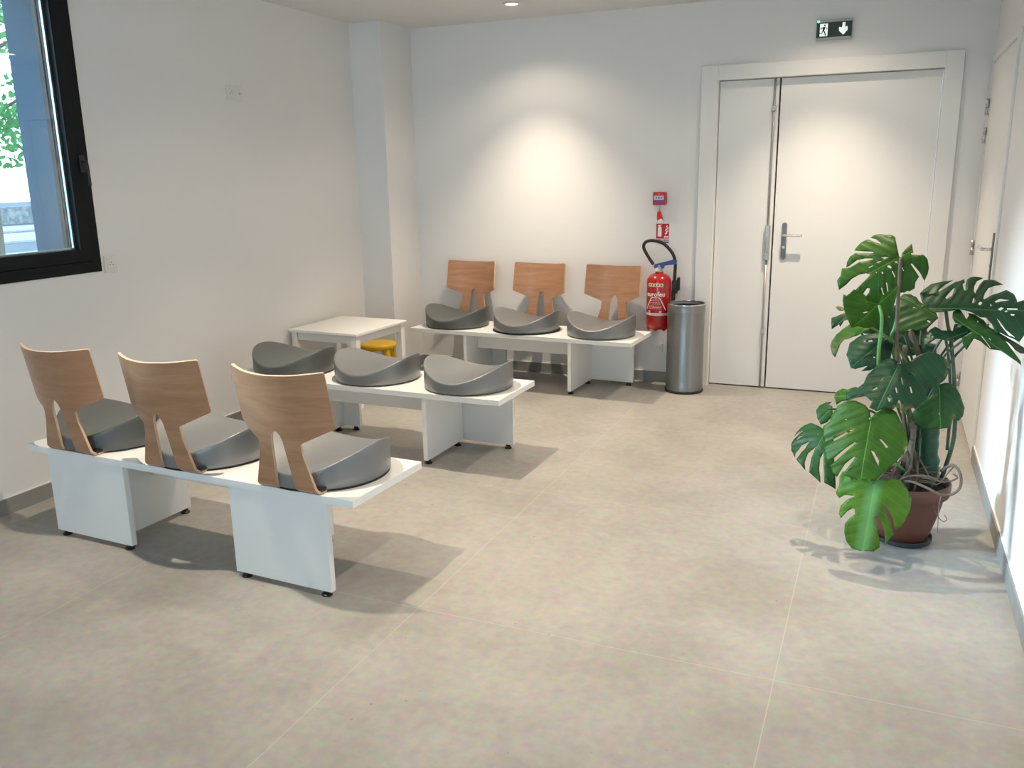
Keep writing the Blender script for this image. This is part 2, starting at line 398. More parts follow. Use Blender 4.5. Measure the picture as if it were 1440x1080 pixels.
WIN = {'window_1': (-4.62, -2.79, 1.033, 2.47), 'window_2': (-7.3, -5.3, 1.033, 2.47)}   # y0, y1, z0, z1 in the left wall
FW = (-2.4, 0.75, 0.06, 2.36)                                                          # glazed front: x0, x1, z0, z1
bm = bmesh.new(); ys = sorted(WIN.values()); TH = 0.29
prev = YF-0.3
for (a, b, z0, z1) in ys:
    box(bm, XL-TH, XL, prev, a, 0, H); box(bm, XL-TH, XL, a, b, 0, z0); box(bm, XL-TH, XL, a, b, z1, H); prev = b
box(bm, XL-TH, XL, prev, 0.2, 0, H)
struct('wall_left', bm, M['wall'])
DX0, DX1, DZ = -0.387, 0.940, 2.04
bm = bmesh.new()
box(bm, XL, DX0, 0, 0.2, 0, H); box(bm, DX1, XR+0.2, 0, 0.2, 0, H); box(bm, DX0, DX1, 0, 0.2, DZ, H)
struct('wall_back', bm, M['wall'])
D2A, D2B = -1.125, -0.065
bm = bmesh.new()
box(bm, XR, XR+0.2, YF-0.3, D2A, 0, H); box(bm, XR, XR+0.2, D2B, 0, 0, H); box(bm, XR, XR+0.2, D2A, D2B, DZ, H)
struct('wall_right', bm, M['wall'])
bm = bmesh.new()
box(bm, XL, FW[0], YF-0.29, YF, 0, H); box(bm, FW[1], XR, YF-0.29, YF, 0, H); box(bm, FW[0], FW[1], YF-0.29, YF, 0, FW[2]); box(bm, FW[0], FW[1], YF-0.29, YF, FW[3], H)
struct('wall_front', bm, M['wall'])
o = struct('wall_column', B(XL, -2.652, -0.42, 0, 0, H), M['wall'])
SK, ST = 0.073, 0.012
def skirt(name, *bx):
    bm = bmesh.new()
    for b in bx: box(bm, *b, 0, SK)
    box_edge = bmesh.new()
    return struct(name, bm, M['skirt'])
skirt('baseboard_left', (XL, XL+ST, YF, -0.42))
skirt('baseboard_column', (XL+ST, -2.652+ST, -0.42-ST, -0.42), (-2.652, -2.652+ST, -0.42, -ST))
skirt('baseboard_back', (-2.652+ST, -0.4915, -ST, 0), (1.0365, XR, -ST, 0))
skirt('baseboard_right', (XR-ST, XR, YF, -1.168))
skirt('baseboard_front', (XL+ST, FW[0], YF, YF+ST), (FW[1], XR-ST, YF, YF+ST))
# pale sealant line on top of the skirtings
bm = bmesh.new()
box(bm, XL, XL+0.006, YF, -0.42, SK, SK+0.004); box(bm, -2.64, -0.4915, -0.006, 0, SK, SK+0.004); box(bm, XR-0.006, XR, YF, -1.168, SK, SK+0.004)
struct('trim_1', bm, M['white_paint'])

# ------------------------------------------------------------------ windows
def window(name, w, h, loc, rz, bd=0.115, handle=True):
    """local: X along the wall, Y outwards, origin at bottom centre of the opening"""
    root = empty(name, loc, rz); root['kind'] = 'structure'
    bm = bmesh.new(); a = w/2
    def ring(bm, o, i, y0, y1, bev=0.002):
        box(bm, -a+o, -a+i, y0, y1, o, h-o, bev); box(bm, a-i, a-o, y0, y1, o, h-o, bev)
        box(bm, -a+i, a-i, y0, y1, o, i, bev); box(bm, -a+i, a-i, y0, y1, h-i, h-o, bev)
    ring(bm, 0.0, 0.055, -0.006, 0.07); link('window_frame', bm, M['frame'], root)
    bm = bmesh.new(); ring(bm, 0.057, bd, -0.014, 0.020); link('window_sash', bm, M['frame'], root)
    bm = bmesh.new(); ring(bm, bd-0.014, bd+0.010, 0.0215, 0.034, 0.0); link('spacer', bm, M['spacer'], root)
    bm = bmesh.new(); ring(bm, 0.057, bd+0.006, 0.0345, 0.052, 0.0); ring(bm, 0.057, bd-0.002, 0.053, 0.068, 0.0); ring(bm, 0.057, bd+0.003, 0.0685, 0.095, 0.0); link('glazing_rebate', bm, M['frame'], root)
    bm = bmesh.new(); box(bm, -a+bd-0.002, a-bd+0.002, 0.0202, 0.0212, bd-0.002, h-bd+0.002); link('window_pane', bm, M['glass'], root)
    bm = bmesh.new(); t = bd-0.004
    box(bm, -a, -a+t, 0.0955, 0.292, 0, h); box(bm, a-t, a, 0.0955, 0.292, 0, h); box(bm, -a+t, a-t, 0.0955, 0.292, h-t, h)
    link('window_reveal', bm, M['reveal'], root)
    bm = bmesh.new(); box(bm, -a+t, a-t, 0.0955, 0.32, bd-0.045, bd-0.02); link('window_sill', bm, M['reveal'], root)
    if handle:
        bm = bmesh.new(); zz = 0.53
        box(bm, a-0.062, a-0.032, -0.022, -0.0145, zz-0.05, zz+0.03, 0.003)
        tube(bm, [(a-0.047, -0.02, zz), (a-0.047, -0.046, zz)], 0.007, smooth=False)
        tube(bm, [(a-0.047, -0.044, zz+0.004), (a-0.047, -0.05, zz-0.03), (a-0.047, -0.052, zz-0.115)], 0.0075)
        link('window_handle', bm, M['black'], root)
    return root
for nm, (y0, y1, z0, z1) in WIN.items():
    window(nm, y1-y0, z1-z0, (XL, (y0+y1)/2, z0), PI/2)
window('window_3', FW[1]-FW[0], FW[3]-FW[2], ((FW[0]+FW[1])/2, YF, FW[2]), PI, handle=False)

# ------------------------------------------------------------------ double door in the back wall
door = empty('door_1', (0, 0, 0)); door['kind'] = 'structure'
bm = bmesh.new()
box(bm, -0.491, DX0+0.004, -0.020, 0.0, 0, 2.128, 0.002); box(bm, DX1-0.004, 1.036, -0.020, 0.0, 0, 2.128, 0.002); box(bm, DX0+0.004, DX1-0.004, -0.020, 0.0, DZ-0.004, 2.128, 0.002)
box(bm, DX0, DX0+0.004, 0.0, 0.10, 0, DZ); box(bm, DX1-0.004, DX1, 0, 0.10, 0, DZ); box(bm, DX0+0.004, DX1-0.004, 0, 0.10, DZ-0.004, DZ)
link('door_frame', bm, M['white_paint'], door)
bm = bmesh.new(); box(bm, DX0+0.005, DX1-0.005, 0.085, 0.10, 0.0, DZ-0.005); link('gap_shade_backing', bm, M['gap'], door)  # added black backing slab, blocks the sky and paints the leaf gaps as shade
bm = bmesh.new(); box(bm, DX0+0.007, -0.004, 0.038, 0.078, 0.008, DZ-0.008, 0.002); lf = link('door_leaf', bm, M['door'], door)
bm = bmesh.new(); box(bm, 0.006, DX1-0.007, 0.038, 0.078, 0.008, DZ-0.008, 0.002); rf = link('door_leaf', bm, M['door'], door)
# espagnolette rod on the narrow leaf
bm = bmesh.new()
tube(bm, [(-0.030, 0.026, 1.105), (-0.030, 0.026, 2.03)], 0.0065, smooth=False); tube(bm, [(-0.030, 0.026, 0.012), (-0.030, 0.026, 0.885)], 0.0065, smooth=False)
link('locking_rod', bm, M['rodgrey'], lf)
bm = bmesh.new(); box(bm, -0.046, -0.014, 0.008, 0.0375, 0.88, 1.11, 0.005); box(bm, -0.037, -0.023, -0.002, 0.010, 0.93, 1.04, 0.004); link('rod_lock_case', bm, M['rodgrey'], lf)
for z in (1.85, 0.40):
    bm = bmesh.new(); box(bm, -0.042, -0.018, 0.014, 0.0375, z-0.018, z+0.018, 0.003); link('rod_guide', bm, M['rodgrey'], lf)
def lever(parent, x, z, y, d, m):
    """long backplate, lever pointing to +x*d, sits on plane y towards -Y"""
    bm = flat([(x+0.016*math.cos(t), z+0.10+0.016*math.sin(t)) for t in [PI*i/8 for i in range(9)]]+[(x+0.016*math.cos(t), z-0.11+0.016*math.sin(t)) for t in [PI+PI*i/8 for i in range(9)]], y-0.009, 0.009, step=1)
    link('handle_plate', bm, M['plate'], parent)
    bm = bmesh.new(); tube(bm, [(x, y-0.009, z+0.035), (x, y-0.042, z+0.035), (x+d*0.006, y-0.052, z+0.035), (x+d*0.03, y-0.055, z+0.035), (x+d*0.118, y-0.055, z+0.035)], 0.0085, seg=12)
    link('handle_lever', bm, M['chrome'], parent, smooth=False)
    bm = flat(disc_poly(x, z-0.045, 0.0085), y-0.012, 0.003, step=1); link('keyhole', bm, M['brass'], parent)
lever(rf, 0.075, 1.012, 0.038, 1, M)

# ------------------------------------------------------------------ single door in the right wall
d2 = empty('door_2', (XR, 0, 0), -PI/2); d2['kind'] = 'structure'      # local +X -> world -Y, local -Y -> world -X
bm = bmesh.new()
box(bm, -D2A+0.002, -D2A+0.042, -0.012, 0.0, 0, DZ+0.045, 0.002); box(bm, 0.022, -D2B-0.002, -0.012, 0.0, 0, DZ+0.045, 0.002); box(bm, -D2B-0.002, -D2A+0.002, -0.012, 0.0, DZ+0.008, DZ+0.045, 0.002)
link('door_frame', bm, M['white_paint'], d2)
bm = bmesh.new(); box(bm, -D2B, -D2A, 0.06, 0.07, 0, DZ); link('gap_shade_backing', bm, M['gap'], d2)  # added black slab again, shade painted behind this leaf's gaps
bm = bmesh.new(); box(bm, -D2B+0.004, -D2A-0.004, -0.006, 0.036, 0.008, DZ-0.006, 0.002); lf2 = link('door_leaf', bm, M['door'], d2)
lever(lf2, -D2A-0.055, 1.03, -0.006, -1, M)
for z in (1.80, 1.64, 0.99, 0.18):
    bm = bmesh.new()
    tube(bm, [(-D2B, -0.018, z+0.003), (-D2B, -0.018, z+0.045)], 0.010, smooth=False); tube(bm, [(-D2B, -0.018, z-0.045), (-D2B, -0.018, z-0.003)], 0.010, smooth=False)
    box(bm, -D2B-0.022, -D2B-0.002, -0.0185, -0.013, z+0.006, z+0.042); box(bm, -D2B+0.003, -D2B+0.026, -0.0125, -0.0065, z-0.042, z-0.006)
    link('door_hinge', bm, M['steel'], d2)

# ================================================================== BENCHES
BL, BD, BH, BT = 1.681, 0.452, 0.392, 0.029
LO, LW, PI_IN, ZO, PT = 0.1187, 0.4448, 0.1236, 0.022, 0.025
SEAT_X = (-0.562, 0.0, 0.562)
SR = 0.234
def cushion_bm():
    bm = bmesh.new(); seg = 96; z0 = BH+0.0065
    def top(x, y): return z0+0.056+0.088*(x/SR)**2
    rings = []
    def ring(r, f):
        rings.append([bm.verts.new((r*math.cos(2*PI*i/seg), r*math.sin(2*PI*i/seg), f(r*math.cos(2*PI*i/seg), r*math.sin(2*PI*i/seg)))) for i in range(seg)])
    ring(SR-0.006, lambda x, y: z0); ring(SR-0.001, lambda x, y: z0+0.004)
    for k in (0.3, 0.6, 0.85): ring(SR, lambda x, y, k=k: z0+0.004+(top(x, y)-0.008-z0-0.004)*k)
    ring(SR, lambda x, y: top(x, y)-0.007); ring(SR-0.0015, lambda x, y: top(x, y)-0.003); ring(SR-0.006, lambda x, y: top(x, y)+0.0005); ring(SR-0.012, lambda x, y: top(x, y)+0.001)
    for k in (0.88, 0.75, 0.6, 0.45, 0.3, 0.15): ring(SR*k, lambda x, y: top(x, y)+0.002)
    for a, b in zip(rings, rings[1:]):
        for i in range(seg): bm.faces.new((a[i], a[(i+1) % seg], b[(i+1) % seg], b[i]))
    c = bm.verts.new((0, 0, top(0, 0)+0.002))
    for i in range(seg): bm.faces.new((rings[-1][i], rings[-1][(i+1) % seg], c))
    bm.faces.new(rings[0][::-1]); return bm
def back_bm():
    """bent plywood back: s is the length along the shell from the bench upwards, u across"""
    yb, lean, sag = SR+0.004, 0.165, 0.055
    half = []
    def rnd(p, q, r, n=4):   # rounded corner helper between three points
        a, b, c = Vector(p), Vector(q), Vector(r); d1 = (a-b).normalized(); d2 = (c-b).normalized(); k = 0.007
        s, e = b+d1*k, b+d2*k
        return [tuple((1-t)**2*s+2*t*(1-t)*b+t*t*e) for t in [i/n for i in range(n+1)]]
    R = [(0.0, 0.438), (0.10, 0.441), (0.200, 0.450), (0.204, 0.243), (0.090, 0.188), (0.094, 0.14), (0.134, 0.0), (0.134, -0.065), (0.046, -0.065), (0.040, 0.03), (0.025, 0.195), (0.019, 0.216), (0.009, 0.230), (0.0, 0.233)]
    right = [R[0]]
    for i in range(1, len(R)-1):
        right += rnd(R[i-1], R[i], R[i+1]) if i in (2, 3, 4, 7, 8) else [R[i]]
    right.append(R[-1])
    pts = right+[(-x, y) for x, y in right[::-1] if x > 1e-6]
    V, F = cdt(pts, [], 0.016)
    rb = 0.022; arc = rb*(PI/2-lean)
    def P(u, s):
        s2 = s-0.02
        if s2 > 0: y = yb+s2*math.sin(lean); z = rb-rb*math.sin(lean)+s2*math.cos(lean)
        elif s2 > -arc:
            th = (PI/2-lean)*(-s2/arc); y = yb-rb*math.cos(lean)+rb*math.cos(lean+th); z = rb-rb*math.sin(lean+th)
        else: y = yb-rb*math.cos(lean)-(-s2-arc); z = 0
        f = min(1, max(0, s/0.25)); f = f*f*(3-2*f)
        y -= sag*(u/0.18)**2*f
        return Vector((u, y, BH+0.0065+z))
    bm = bmesh.new(); A_ = []; B_ = []; th_ = 0.011
    for v in V:
        p = P(v.x, v.y); nn = (P(v.x+0.001, v.y)-P(v.x-0.001, v.y)).cross(P(v.x, v.y+0.001)-P(v.x, v.y-0.001)).normalized()
        A_.append(bm.verts.new(p-nn*th_/2)); B_.append(bm.verts.new(p+nn*th_/2))
    used = {}
    for f in F:
        bm.faces.new([A_[i] for i in f][::-1]); bm.faces.new([B_[i] for i in f])
        for k in range(len(f)): used[(f[k], f[(k+1) % len(f)])] = 1
    for (i, j) in used:
        if (j, i) not in used:
            fc = bm.faces.new((A_[i], A_[j], B_[j], B_[i])); fc.material_index = 1
    for v in [v for v in bm.verts if not v.link_faces]: bm.verts.remove(v)
    bmesh.ops.recalc_face_normals(bm, faces=bm.faces)
    return bm
def add_seat(root, x, back=True, br=0.03, dark=False):
    bm = cushion_bm(); bmesh.ops.translate(bm, vec=(x, 0, 0), verts=bm.verts)
    c = link('seat_cushion', bm, M['vinyl_dark' if dark else 'vinyl'], root, smooth=True)
    if dark: c['label'] = 'darker grey seat cushion'
    bm = bmesh.new(); lathe(bm, [(0, BH+0.0005), (SR-br, BH+0.0005), (SR-br, BH+0.006), (0, BH+0.006)], seg=64, c=(x, 0, 0)); link('base_plate', bm, M['black'], c)
    if back:
        bm = back_bm(); bmesh.ops.translate(bm, vec=(x, 0, 0), verts=bm.verts)
        o = link('backrest', bm, M['wood'], root, smooth=True, mats=[M['wood'], M['woodedge']])
        smooth_angle(o, 40)
        for s in (-1, 1):
            bm = bmesh.new(); box(bm, x+s*0.118-0.018, x+s*0.118+0.018, SR-0.045, SR-0.014, BH+0.008, BH+0.020, 0.002); link('backrest_clip', bm, M['black'], o)
def bench(loc, rz, backs, label, group, brs=(0.03, 0.03, 0.03), off=0.0, darki=0):
    root = empty('waiting_bench', (*loc, 0), rz); tag(root, label, 'bench', group)
    link('bench_top', B(-BL/2, BL/2, -BD/2, BD/2, BH-BT, BH, bev=0.0015), M['white_lam'], root)
    zt = BH-BT-0.0005
    for s in (-1, 1):
        a, b = sorted((s*(BL/2-LO), s*(BL/2-LO-LW)))
        p = link('leg_panel', B(a, b, BD/2-0.003-PT, BD/2-0.003, ZO, zt, bev=0.0012), M['white_lam'], root)
        xi = s*(BL/2-LO-LW+PI_IN)
        q = link('cross_panel', B(xi-PT/2, xi+PT/2, -BD/2+0.022, BD/2-0.004-PT, ZO, zt, bev=0.0012), M['white_lam'], root)
        for par, px, py in ((p, a+0.035, BD/2-0.02), (p, b-0.035, BD/2-0.02), (q, xi, -BD/2+0.05), (q, xi, BD/2-0.075)):
            bm = bmesh.new(); lathe(bm, [(0, 0.0), (0.019, 0.0), (0.02, 0.006), (0.013, 0.010), (0.013, ZO), (0, ZO)], seg=20, c=(px, py, 0)); link('foot', bm, M['black'], par)
    xi = BL/2-LO-LW+PI_IN-PT/2-0.0005
    link('rail', B(-xi, xi, -0.035, -0.035+PT, zt-0.122, zt, bev=0.001), M['white_lam'], root)
    for x, bk, br in zip(SEAT_X, backs, brs): add_seat(root, x+off, bk, br, x == SEAT_X[darki])
    return root
GB = 'white waiting benches with three round grey seats'
bench((-1.7504, -3.3726), -0.0441+PI, (1, 1, 1), 'white three-seat waiting bench nearest the viewer, seen from behind its curved wooden backrests', GB, (0.003, 0.003, 0.02), -0.008, 2)
bench((-1.8261, -1.9984), -0.0211, (0, 0, 0), 'middle white waiting bench with three grey saddle cushions and no backrests', GB)
bench((-1.6001, -0.3595), -0.0489, (1, 1, 1), 'white three-seat waiting bench with wooden backrests standing against the back wall', GB, (0.03, -0.006, 0.03), -0.008)

# ================================================================== CHILD TABLE AND STOOL
t = empty('play_table', (-2.600, -1.105, 0), math.radians(-3)); tag(t, 'small low white children\'s table standing by the left wall near the corner', 'table')
W2, L2, TZ = 0.272, 0.293, 0.5
link('tabletop', B(-W2, W2, -L2, L2, TZ-0.018, TZ, bev=0.003), M['white_paint'], t)
bm = bmesh.new()
for s in (-1, 1):
    box(bm, -W2+0.06, W2-0.06, s*(L2-0.03)-0.009, s*(L2-0.03)+0.009, TZ-0.018-0.052, TZ-0.0185); box(bm, s*(W2-0.03)-0.009, s*(W2-0.03)+0.009, -L2+0.06, L2-0.06, TZ-0.018-0.052, TZ-0.0185)
link('apron', bm, M['white_paint'], t)
for sx in (-1, 1):
    for sy in (-1, 1):
        cx, cy = sx*(W2-0.034), sy*(L2-0.034); link('leg', B(cx-0.022, cx+0.022, cy-0.022, cy+0.022, 0, TZ-0.0185, bev=0.003), M['white_paint'], t)
s_ = empty('stool', (-2.665, -0.655, 0), 0.35); tag(s_, 'small yellow plastic stool tucked behind the white children\'s table', 'stool')
bm = bmesh.new(); lathe(bm, [(0, 0.243), (0.105, 0.243), (0.128, 0.25), (0.138, 0.262), (0.138, 0.276), (0.130, 0.287), (0.115, 0.291), (0, 0.288)], seg=48)
o = link('seat', bm, M['yellow'], s_, smooth=True)
for k in range(4):
    a = PI/4+k*PI/2; bm = bmesh.new(); u = Vector((math.cos(a), math.sin(a), 0))
    tube(bm, [u*0.146+Vector((0, 0, 0.001)), u*0.128+Vector((0, 0, 0.13)), u*0.102+Vector((0, 0, 0.25))], 0.022, r2=0.030, seg=16); link('leg', bm, M['yellow'], s_)

# ================================================================== THINGS ON THE BACK WALL
# bin
b_ = empty('waste_bin', (-0.507, -0.205, 0)); tag(b_, 'tall open cylindrical stainless steel waste bin standing in front of the door frame', 'bin')
bm = bmesh.new(); lathe(bm, [(0.118, 0.018), (0.1245, 0.018), (0.1245, 0.085), (0.1235, 0.0865), (0.1235, 0.548), (0.1255, 0.550), (0.1255, 0.600), (0.1235, 0.603), (0.1215, 0.600), (0.1205, 0.55), (0.1205, 0.024), (0, 0.024)], seg=64); o = link('body', bm, M['bin'], b_); smooth_angle(o)
bm = bmesh.new(); lathe(bm, [(0, 0), (0.128, 0), (0.1295, 0.004), (0.1295, 0.014), (0.1265, 0.0175), (0, 0.0175)], seg=64); o = link('base_ring', bm, M['blackmat'], b_); smooth_angle(o)
bm = bmesh.new(); lathe(bm, [(0, 0.03), (0.1165, 0.03), (0.1175, 0.585), (0.1195, 0.585), (0.1195, 0.028), (0, 0.028)], seg=48); o = link('liner', bm, M['blackmat'], b_); smooth_angle(o)
bm = bmesh.new(); lathe(bm, [(0.1213, 0.599), (0.1262, 0.599), (0.1272, 0.603), (0.1262, 0.607), (0.1213, 0.607), (0.1203, 0.603), (0.1213, 0.599)], seg=64); o = link('rim', bm, M['chrome'], b_); smooth_angle(o, 60)

# fire extinguisher
EX, EY, ER = -0.7205, -0.108, 0.0835
e = empty('fire_extinguisher', (EX, EY, 0.398)); tag(e, 'red fire extinguisher with looped black hose hung on the back wall', 'fire extinguisher')
bm = bmesh.new(); lathe(bm, [(0, 0.02), (ER-0.02, 0.02), (ER-0.004, 0.028), (ER, 0.04), (ER, 0.335), (ER-0.004, 0.355), (ER-0.018, 0.375), (ER-0.04, 0.388), (0.028, 0.392), (0.028, 0.402), (0, 0.402)], seg=64); o = link('cylinder', bm, M['red'], e); smooth_angle(o, 50)
bm = bmesh.new(); seg = 96     # scalloped foot ring
a1 = []; a2 = []; a3 = []; a4 = []
for i in range(seg):
    t_ = 2*PI*i/seg; zz = 0.012*(0.5-0.5*math.cos(8*t_))**0.7
    for L_, r, z in ((a1, ER-0.001, 0.045), (a2, ER-0.0045, zz), (a3, ER-0.0075, zz), (a4, ER-0.004, 0.045)): L_.append(bm.verts.new((r*math.cos(t_), r*math.sin(t_), z)))
for A_, B_ in ((a1, a2), (a2, a3), (a3, a4)):
    for i in range(seg): bm.faces.new((A_[i], A_[(i+1) % seg], B_[(i+1) % seg], B_[i]))
bmesh.ops.recalc_face_normals(bm, faces=bm.faces); o = link('foot_ring', bm, M['red'], e, smooth=True)
bm = bmesh.new(); lathe(bm, [(0, 0.402), (0.026, 0.402), (0.026, 0.416), (0.018, 0.42), (0.018, 0.436), (0, 0.436)], seg=24); lathe(bm, [(0, 0), (0.014, 0.0), (0.014, 0.01), (0, 0.01)], seg=20, c=(0, 0, 0.436)); v_ = link('valve', bm, M['rodgrey'], e); smooth_angle(v_)
bm = flat([(-0.034, 0.424), (0.03, 0.424), (0.036, 0.444), (0.118, 0.456), (0.120, 0.482), (0.095, 0.486), (0.03, 0.468), (-0.03, 0.452)], -0.012, 0.026, step=1); link('lever', bm, M['blue'], e)
bm = bmesh.new(); lathe(bm, [(0, -0.006), (0.012, -0.006), (0.012, 0.004), (0, 0.004)], seg=16); bmesh.ops.rotate(bm, matrix=Matrix.Rotation(PI/2, 3, 'X'), verts=bm.verts); bmesh.ops.translate(bm, vec=(-0.012, -0.030, 0.418), verts=bm.verts); link('gauge', bm, M['white'], e)
bm = bmesh.new(); tube(bm, [(-0.026, 0.0, 0.428), (-0.048, 0.0, 0.455)], 0.0075, smooth=False); link('hose_fitting', bm, M['chrome'], e)
bm = bmesh.new(); tube(bm, [(-0.044, 0, 0.452), (-0.078, 0.0, 0.500), (-0.112, 0.0, 0.562), (-0.100, 0.0, 0.600), (-0.05, 0.0, 0.612), (0.022, 0.0, 0.594), (0.082, 0.005, 0.535), (0.106, 0.01, 0.474), (0.106, 0.012, 0.40), (0.104, 0.012, 0.345)], 0.011, seg=12); link('hose', bm, M['blackmat'], e)
bm = bmesh.new(); tube(bm, [(0.104, 0.012, 0.352), (0.104, 0.012, 0.32)], 0.010, smooth=False)
box(bm, 0.088, 0.128, -0.004, 0.030, 0.255, 0.345, 0.006); box(bm, 0.086, 0.112, 0.0, 0.026, 0.195, 0.265, 0.005); box(bm, 0.122, 0.142, 0.002, 0.024, 0.275, 0.365, 0.005); link('nozzle', bm, M['black'], e)
bm = bmesh.new(); box(bm, -0.03, 0.03, ER+0.001, -EY-0.0005, 0.25, 0.37, 0.002); link('wall_bracket', bm, M['rodgrey'], e)
def wrap(bm, r, z, rot=-0.06):
    for v in bm.verts:
        a = v.co.x/r + rot; rr = r-(v.co.y)+0.0004
        v.co = Vector((rr*math.sin(a), -rr*math.cos(a), v.co.z+z))
    return bm
lab = wrap(text_bm('eurofeu', 0.044, 0.0003, 0.0006), ER, 0.254); link('brand_lettering', lab, M['white'], e)
bm = flat([(-0.055, -0.011), (0.055, -0.011), (0.055, 0.011), (-0.055, 0.011)], 0, 0.0003, step=0.006); lp = link('grade_label', wrap(bm, ER+0.0002, 0.318), mat('cream print', (0.72, 0.62, 0.42), 0.5), e)
bm = bmesh.new()
for i in range(5): flat(disc_poly(-0.042+0.021*i, 0, 0.006, 10), 0, 0.0003, step=1, bm=bm)
link('grade_symbols', wrap(bm, ER+0.0006, 0.318), M['red'], lp)
bm = bmesh.new()
def bar(bm, x0, z0, x1, z1, w=0.004):
    d = Vector((x1-x0, z1-z0)); L_ = d.length; d /= L_; nn = Vector((-d.y, d.x))*w/2; k = max(1, int(L_/0.008))
    for i in range(k):
        a = Vector((x0, z0))+d*L_*i/k; b = Vector((x0, z0))+d*L_*(i+1)/k
        flat([tuple(a-nn), tuple(b-nn), tuple(b+nn), tuple(a+nn)], 0, 0.0003, step=1, bm=bm)
bar(bm, -0.026, 0.232, 0.03, 0.232, 0.003); bar(bm, -0.026, 0.232, -0.072, 0.150, 0.005); bar(bm, 0.03, 0.232, 0.076, 0.145, 0.005)
for z in (0.222, 0.212, 0.198, 0.188, 0.174, 0.165, 0.156):
    wd = 0.024+(0.23-z)*0.35; x = -wd
    while x < wd:
        l_ = random.uniform(0.006, 0.016); bar(bm, x, z, min(x+l_, wd), z, 0.0022); x += l_+0.004
link('instruction_print', wrap(bm, ER+0.0001, 0.0), M['white'], e)
bm = bmesh.new(); bar(bm, -0.12, 0.117, 0.12, 0.117, 0.018); bar(bm, -0.05, 0.135, -0.035, 0.135, 0.014); bar(bm, 0.03, 0.135, 0.045, 0.135, 0.014)
link('label_band', wrap(bm, ER+0.0001, 0.0), mat('pale band print', (0.62, 0.50, 0.52), 0.5), e)

# manual call point
c_ = empty('fire_alarm_call_point', (-0.748, 0, 1.2885)); tag(c_, 'square red fire alarm call point on the back wall above the extinguisher sign', 'alarm button')
link('housing', B(-0.043, 0.043, -0.052, -0.0005, -0.043, 0.043, bev=0.004), M['redplastic'], c_)
bm = flat([(-0.033, -0.008), (0.033, -0.008), (0.033, 0.020), (-0.033, 0.020)], -0.054, 0.002, step=1); lb = link('press_window', bm, mat('call point label', (0.66, 0.62, 0.66), 0.4), c_)
bm = flat(disc_poly(0, 0.006, 0.006), -0.0545, 0.0008, step=1)
for s in (-1, 1): flat([(s*0.010, 0.006), (s*0.022, 0.013), (s*0.022, -0.001)], -0.0545, 0.0008, step=1, bm=bm)
link('press_symbol', bm, M['exitdark'], lb)
bm = flat([(-0.033, -0.026), (0.033, -0.026), (0.033, -0.010), (-0.033, -0.010)], -0.0535, 0.0015, step=1); link('violet_strip', bm, M['purple'], c_)
bm = flat(disc_poly(0, 0.031, 0.003), -0.0535, 0.0015, step=1); link('indicator', bm, M['white'], c_)
# seal tag hanging below it
g_ = empty('inspection_tag', (-0.752, -0.012, 1.205)); tag(g_, 'small red and white tag hanging on a string below the red call point', 'tag')
bm = bmesh.new(); tube(bm, [(0.005, 0, 0.0455), (0.003, 0.002, 0.02), (-0.002, 0.002, -0.004)], 0.0009, seg=6); link('string', bm, M['redtag'], g_)
bm = flat([(-0.016, -0.008), (-0.004, -0.002), (0.006, -0.004), (0.026, -0.055), (0.030, -0.068), (0.024, -0.064), (0.018, -0.052), (-0.012, -0.062), (-0.010, -0.078), (-0.015, -0.072), (-0.018, -0.04)], 0.001, 0.0015, step=1); link('tag_head', bm, M['redtag'], g_)
bm = flat([(-0.012, -0.060), (0.018, -0.050), (0.022, -0.076), (-0.008, -0.084)], 0.001, 0.0015, step=1); link('tag_card', bm, M['white'], g_)
# extinguisher sign
s2 = empty('extinguisher_sign', (-0.7285, -0.0006, 1.052)); tag(s2, 'red extinguisher sign with white pictograms and a blue violet strip', 'sign')
link('sign_plate', flat([(-0.0475, -0.069), (0.0475, -0.069), (0.0475, 0.069), (-0.0475, 0.069)], -0.003, 0.003, step=1), M['white'], s2)
bm = flat([(-0.045, -0.036), (0.045, -0.036), (0.045, 0.066), (-0.045, 0.066)], -0.0036, 0.0006, step=1); pr = link('red_panel', bm, M['redsign'], s2)
bm = flat([(-0.033, -0.022), (-0.007, -0.022), (-0.007, 0.034), (-0.010, 0.044), (-0.016, 0.048), (-0.016, 0.053), (-0.006, 0.056), (-0.010, 0.060), (-0.028, 0.058), (-0.036, 0.050), (-0.034, 0.047), (-0.024, 0.052), (-0.024, 0.048), (-0.030, 0.044), (-0.033, 0.034)], -0.0042, 0.0006, step=1)
link('extinguisher_symbol', bm, M['white'], pr)
bm = bmesh.new()
for k, (x, z, sx) in enumerate(((0.014, -0.002, 1), (0.022, 0.012, 1), (0.016, 0.022, 0.8), (0.026, 0.032, 0.8), (0.022, 0.044, 0.6))):
    flat([(x, z), (x+0.006*sx, z-0.006), (x+0.018*sx, z+0.002), (x+0.020*sx, z+0.016), (x+0.014*sx, z+0.006), (x+0.008*sx, z+0.012), (x+0.006*sx, z+0.003)], -0.0042, 0.0006, step=1, bm=bm)
flat([(0.010, -0.030), (0.024, -0.030), (0.024, -0.016), (0.014, -0.018), (0.010, -0.024)], -0.0042, 0.0006, step=1, bm=bm); flat([(0.028, -0.030), (0.040, -0.030), (0.040, -0.018), (0.028, -0.018)], -0.0042, 0.0006, step=1, bm=bm)
link('flame_symbol', bm, M['white'], pr)
bm = flat([(-0.045, -0.066), (0.045, -0.066), (0.045, -0.056), (-0.045, -0.056)], -0.0036, 0.0006, step=1); flat([(-0.045, -0.053), (0.045, -0.053), (0.045, -0.041), (-0.045, -0.041)], -0.0036, 0.0006, step=1, bm=bm); link('blue_strip', bm, M['purple'], s2)
bm = bmesh.new(); x = -0.028
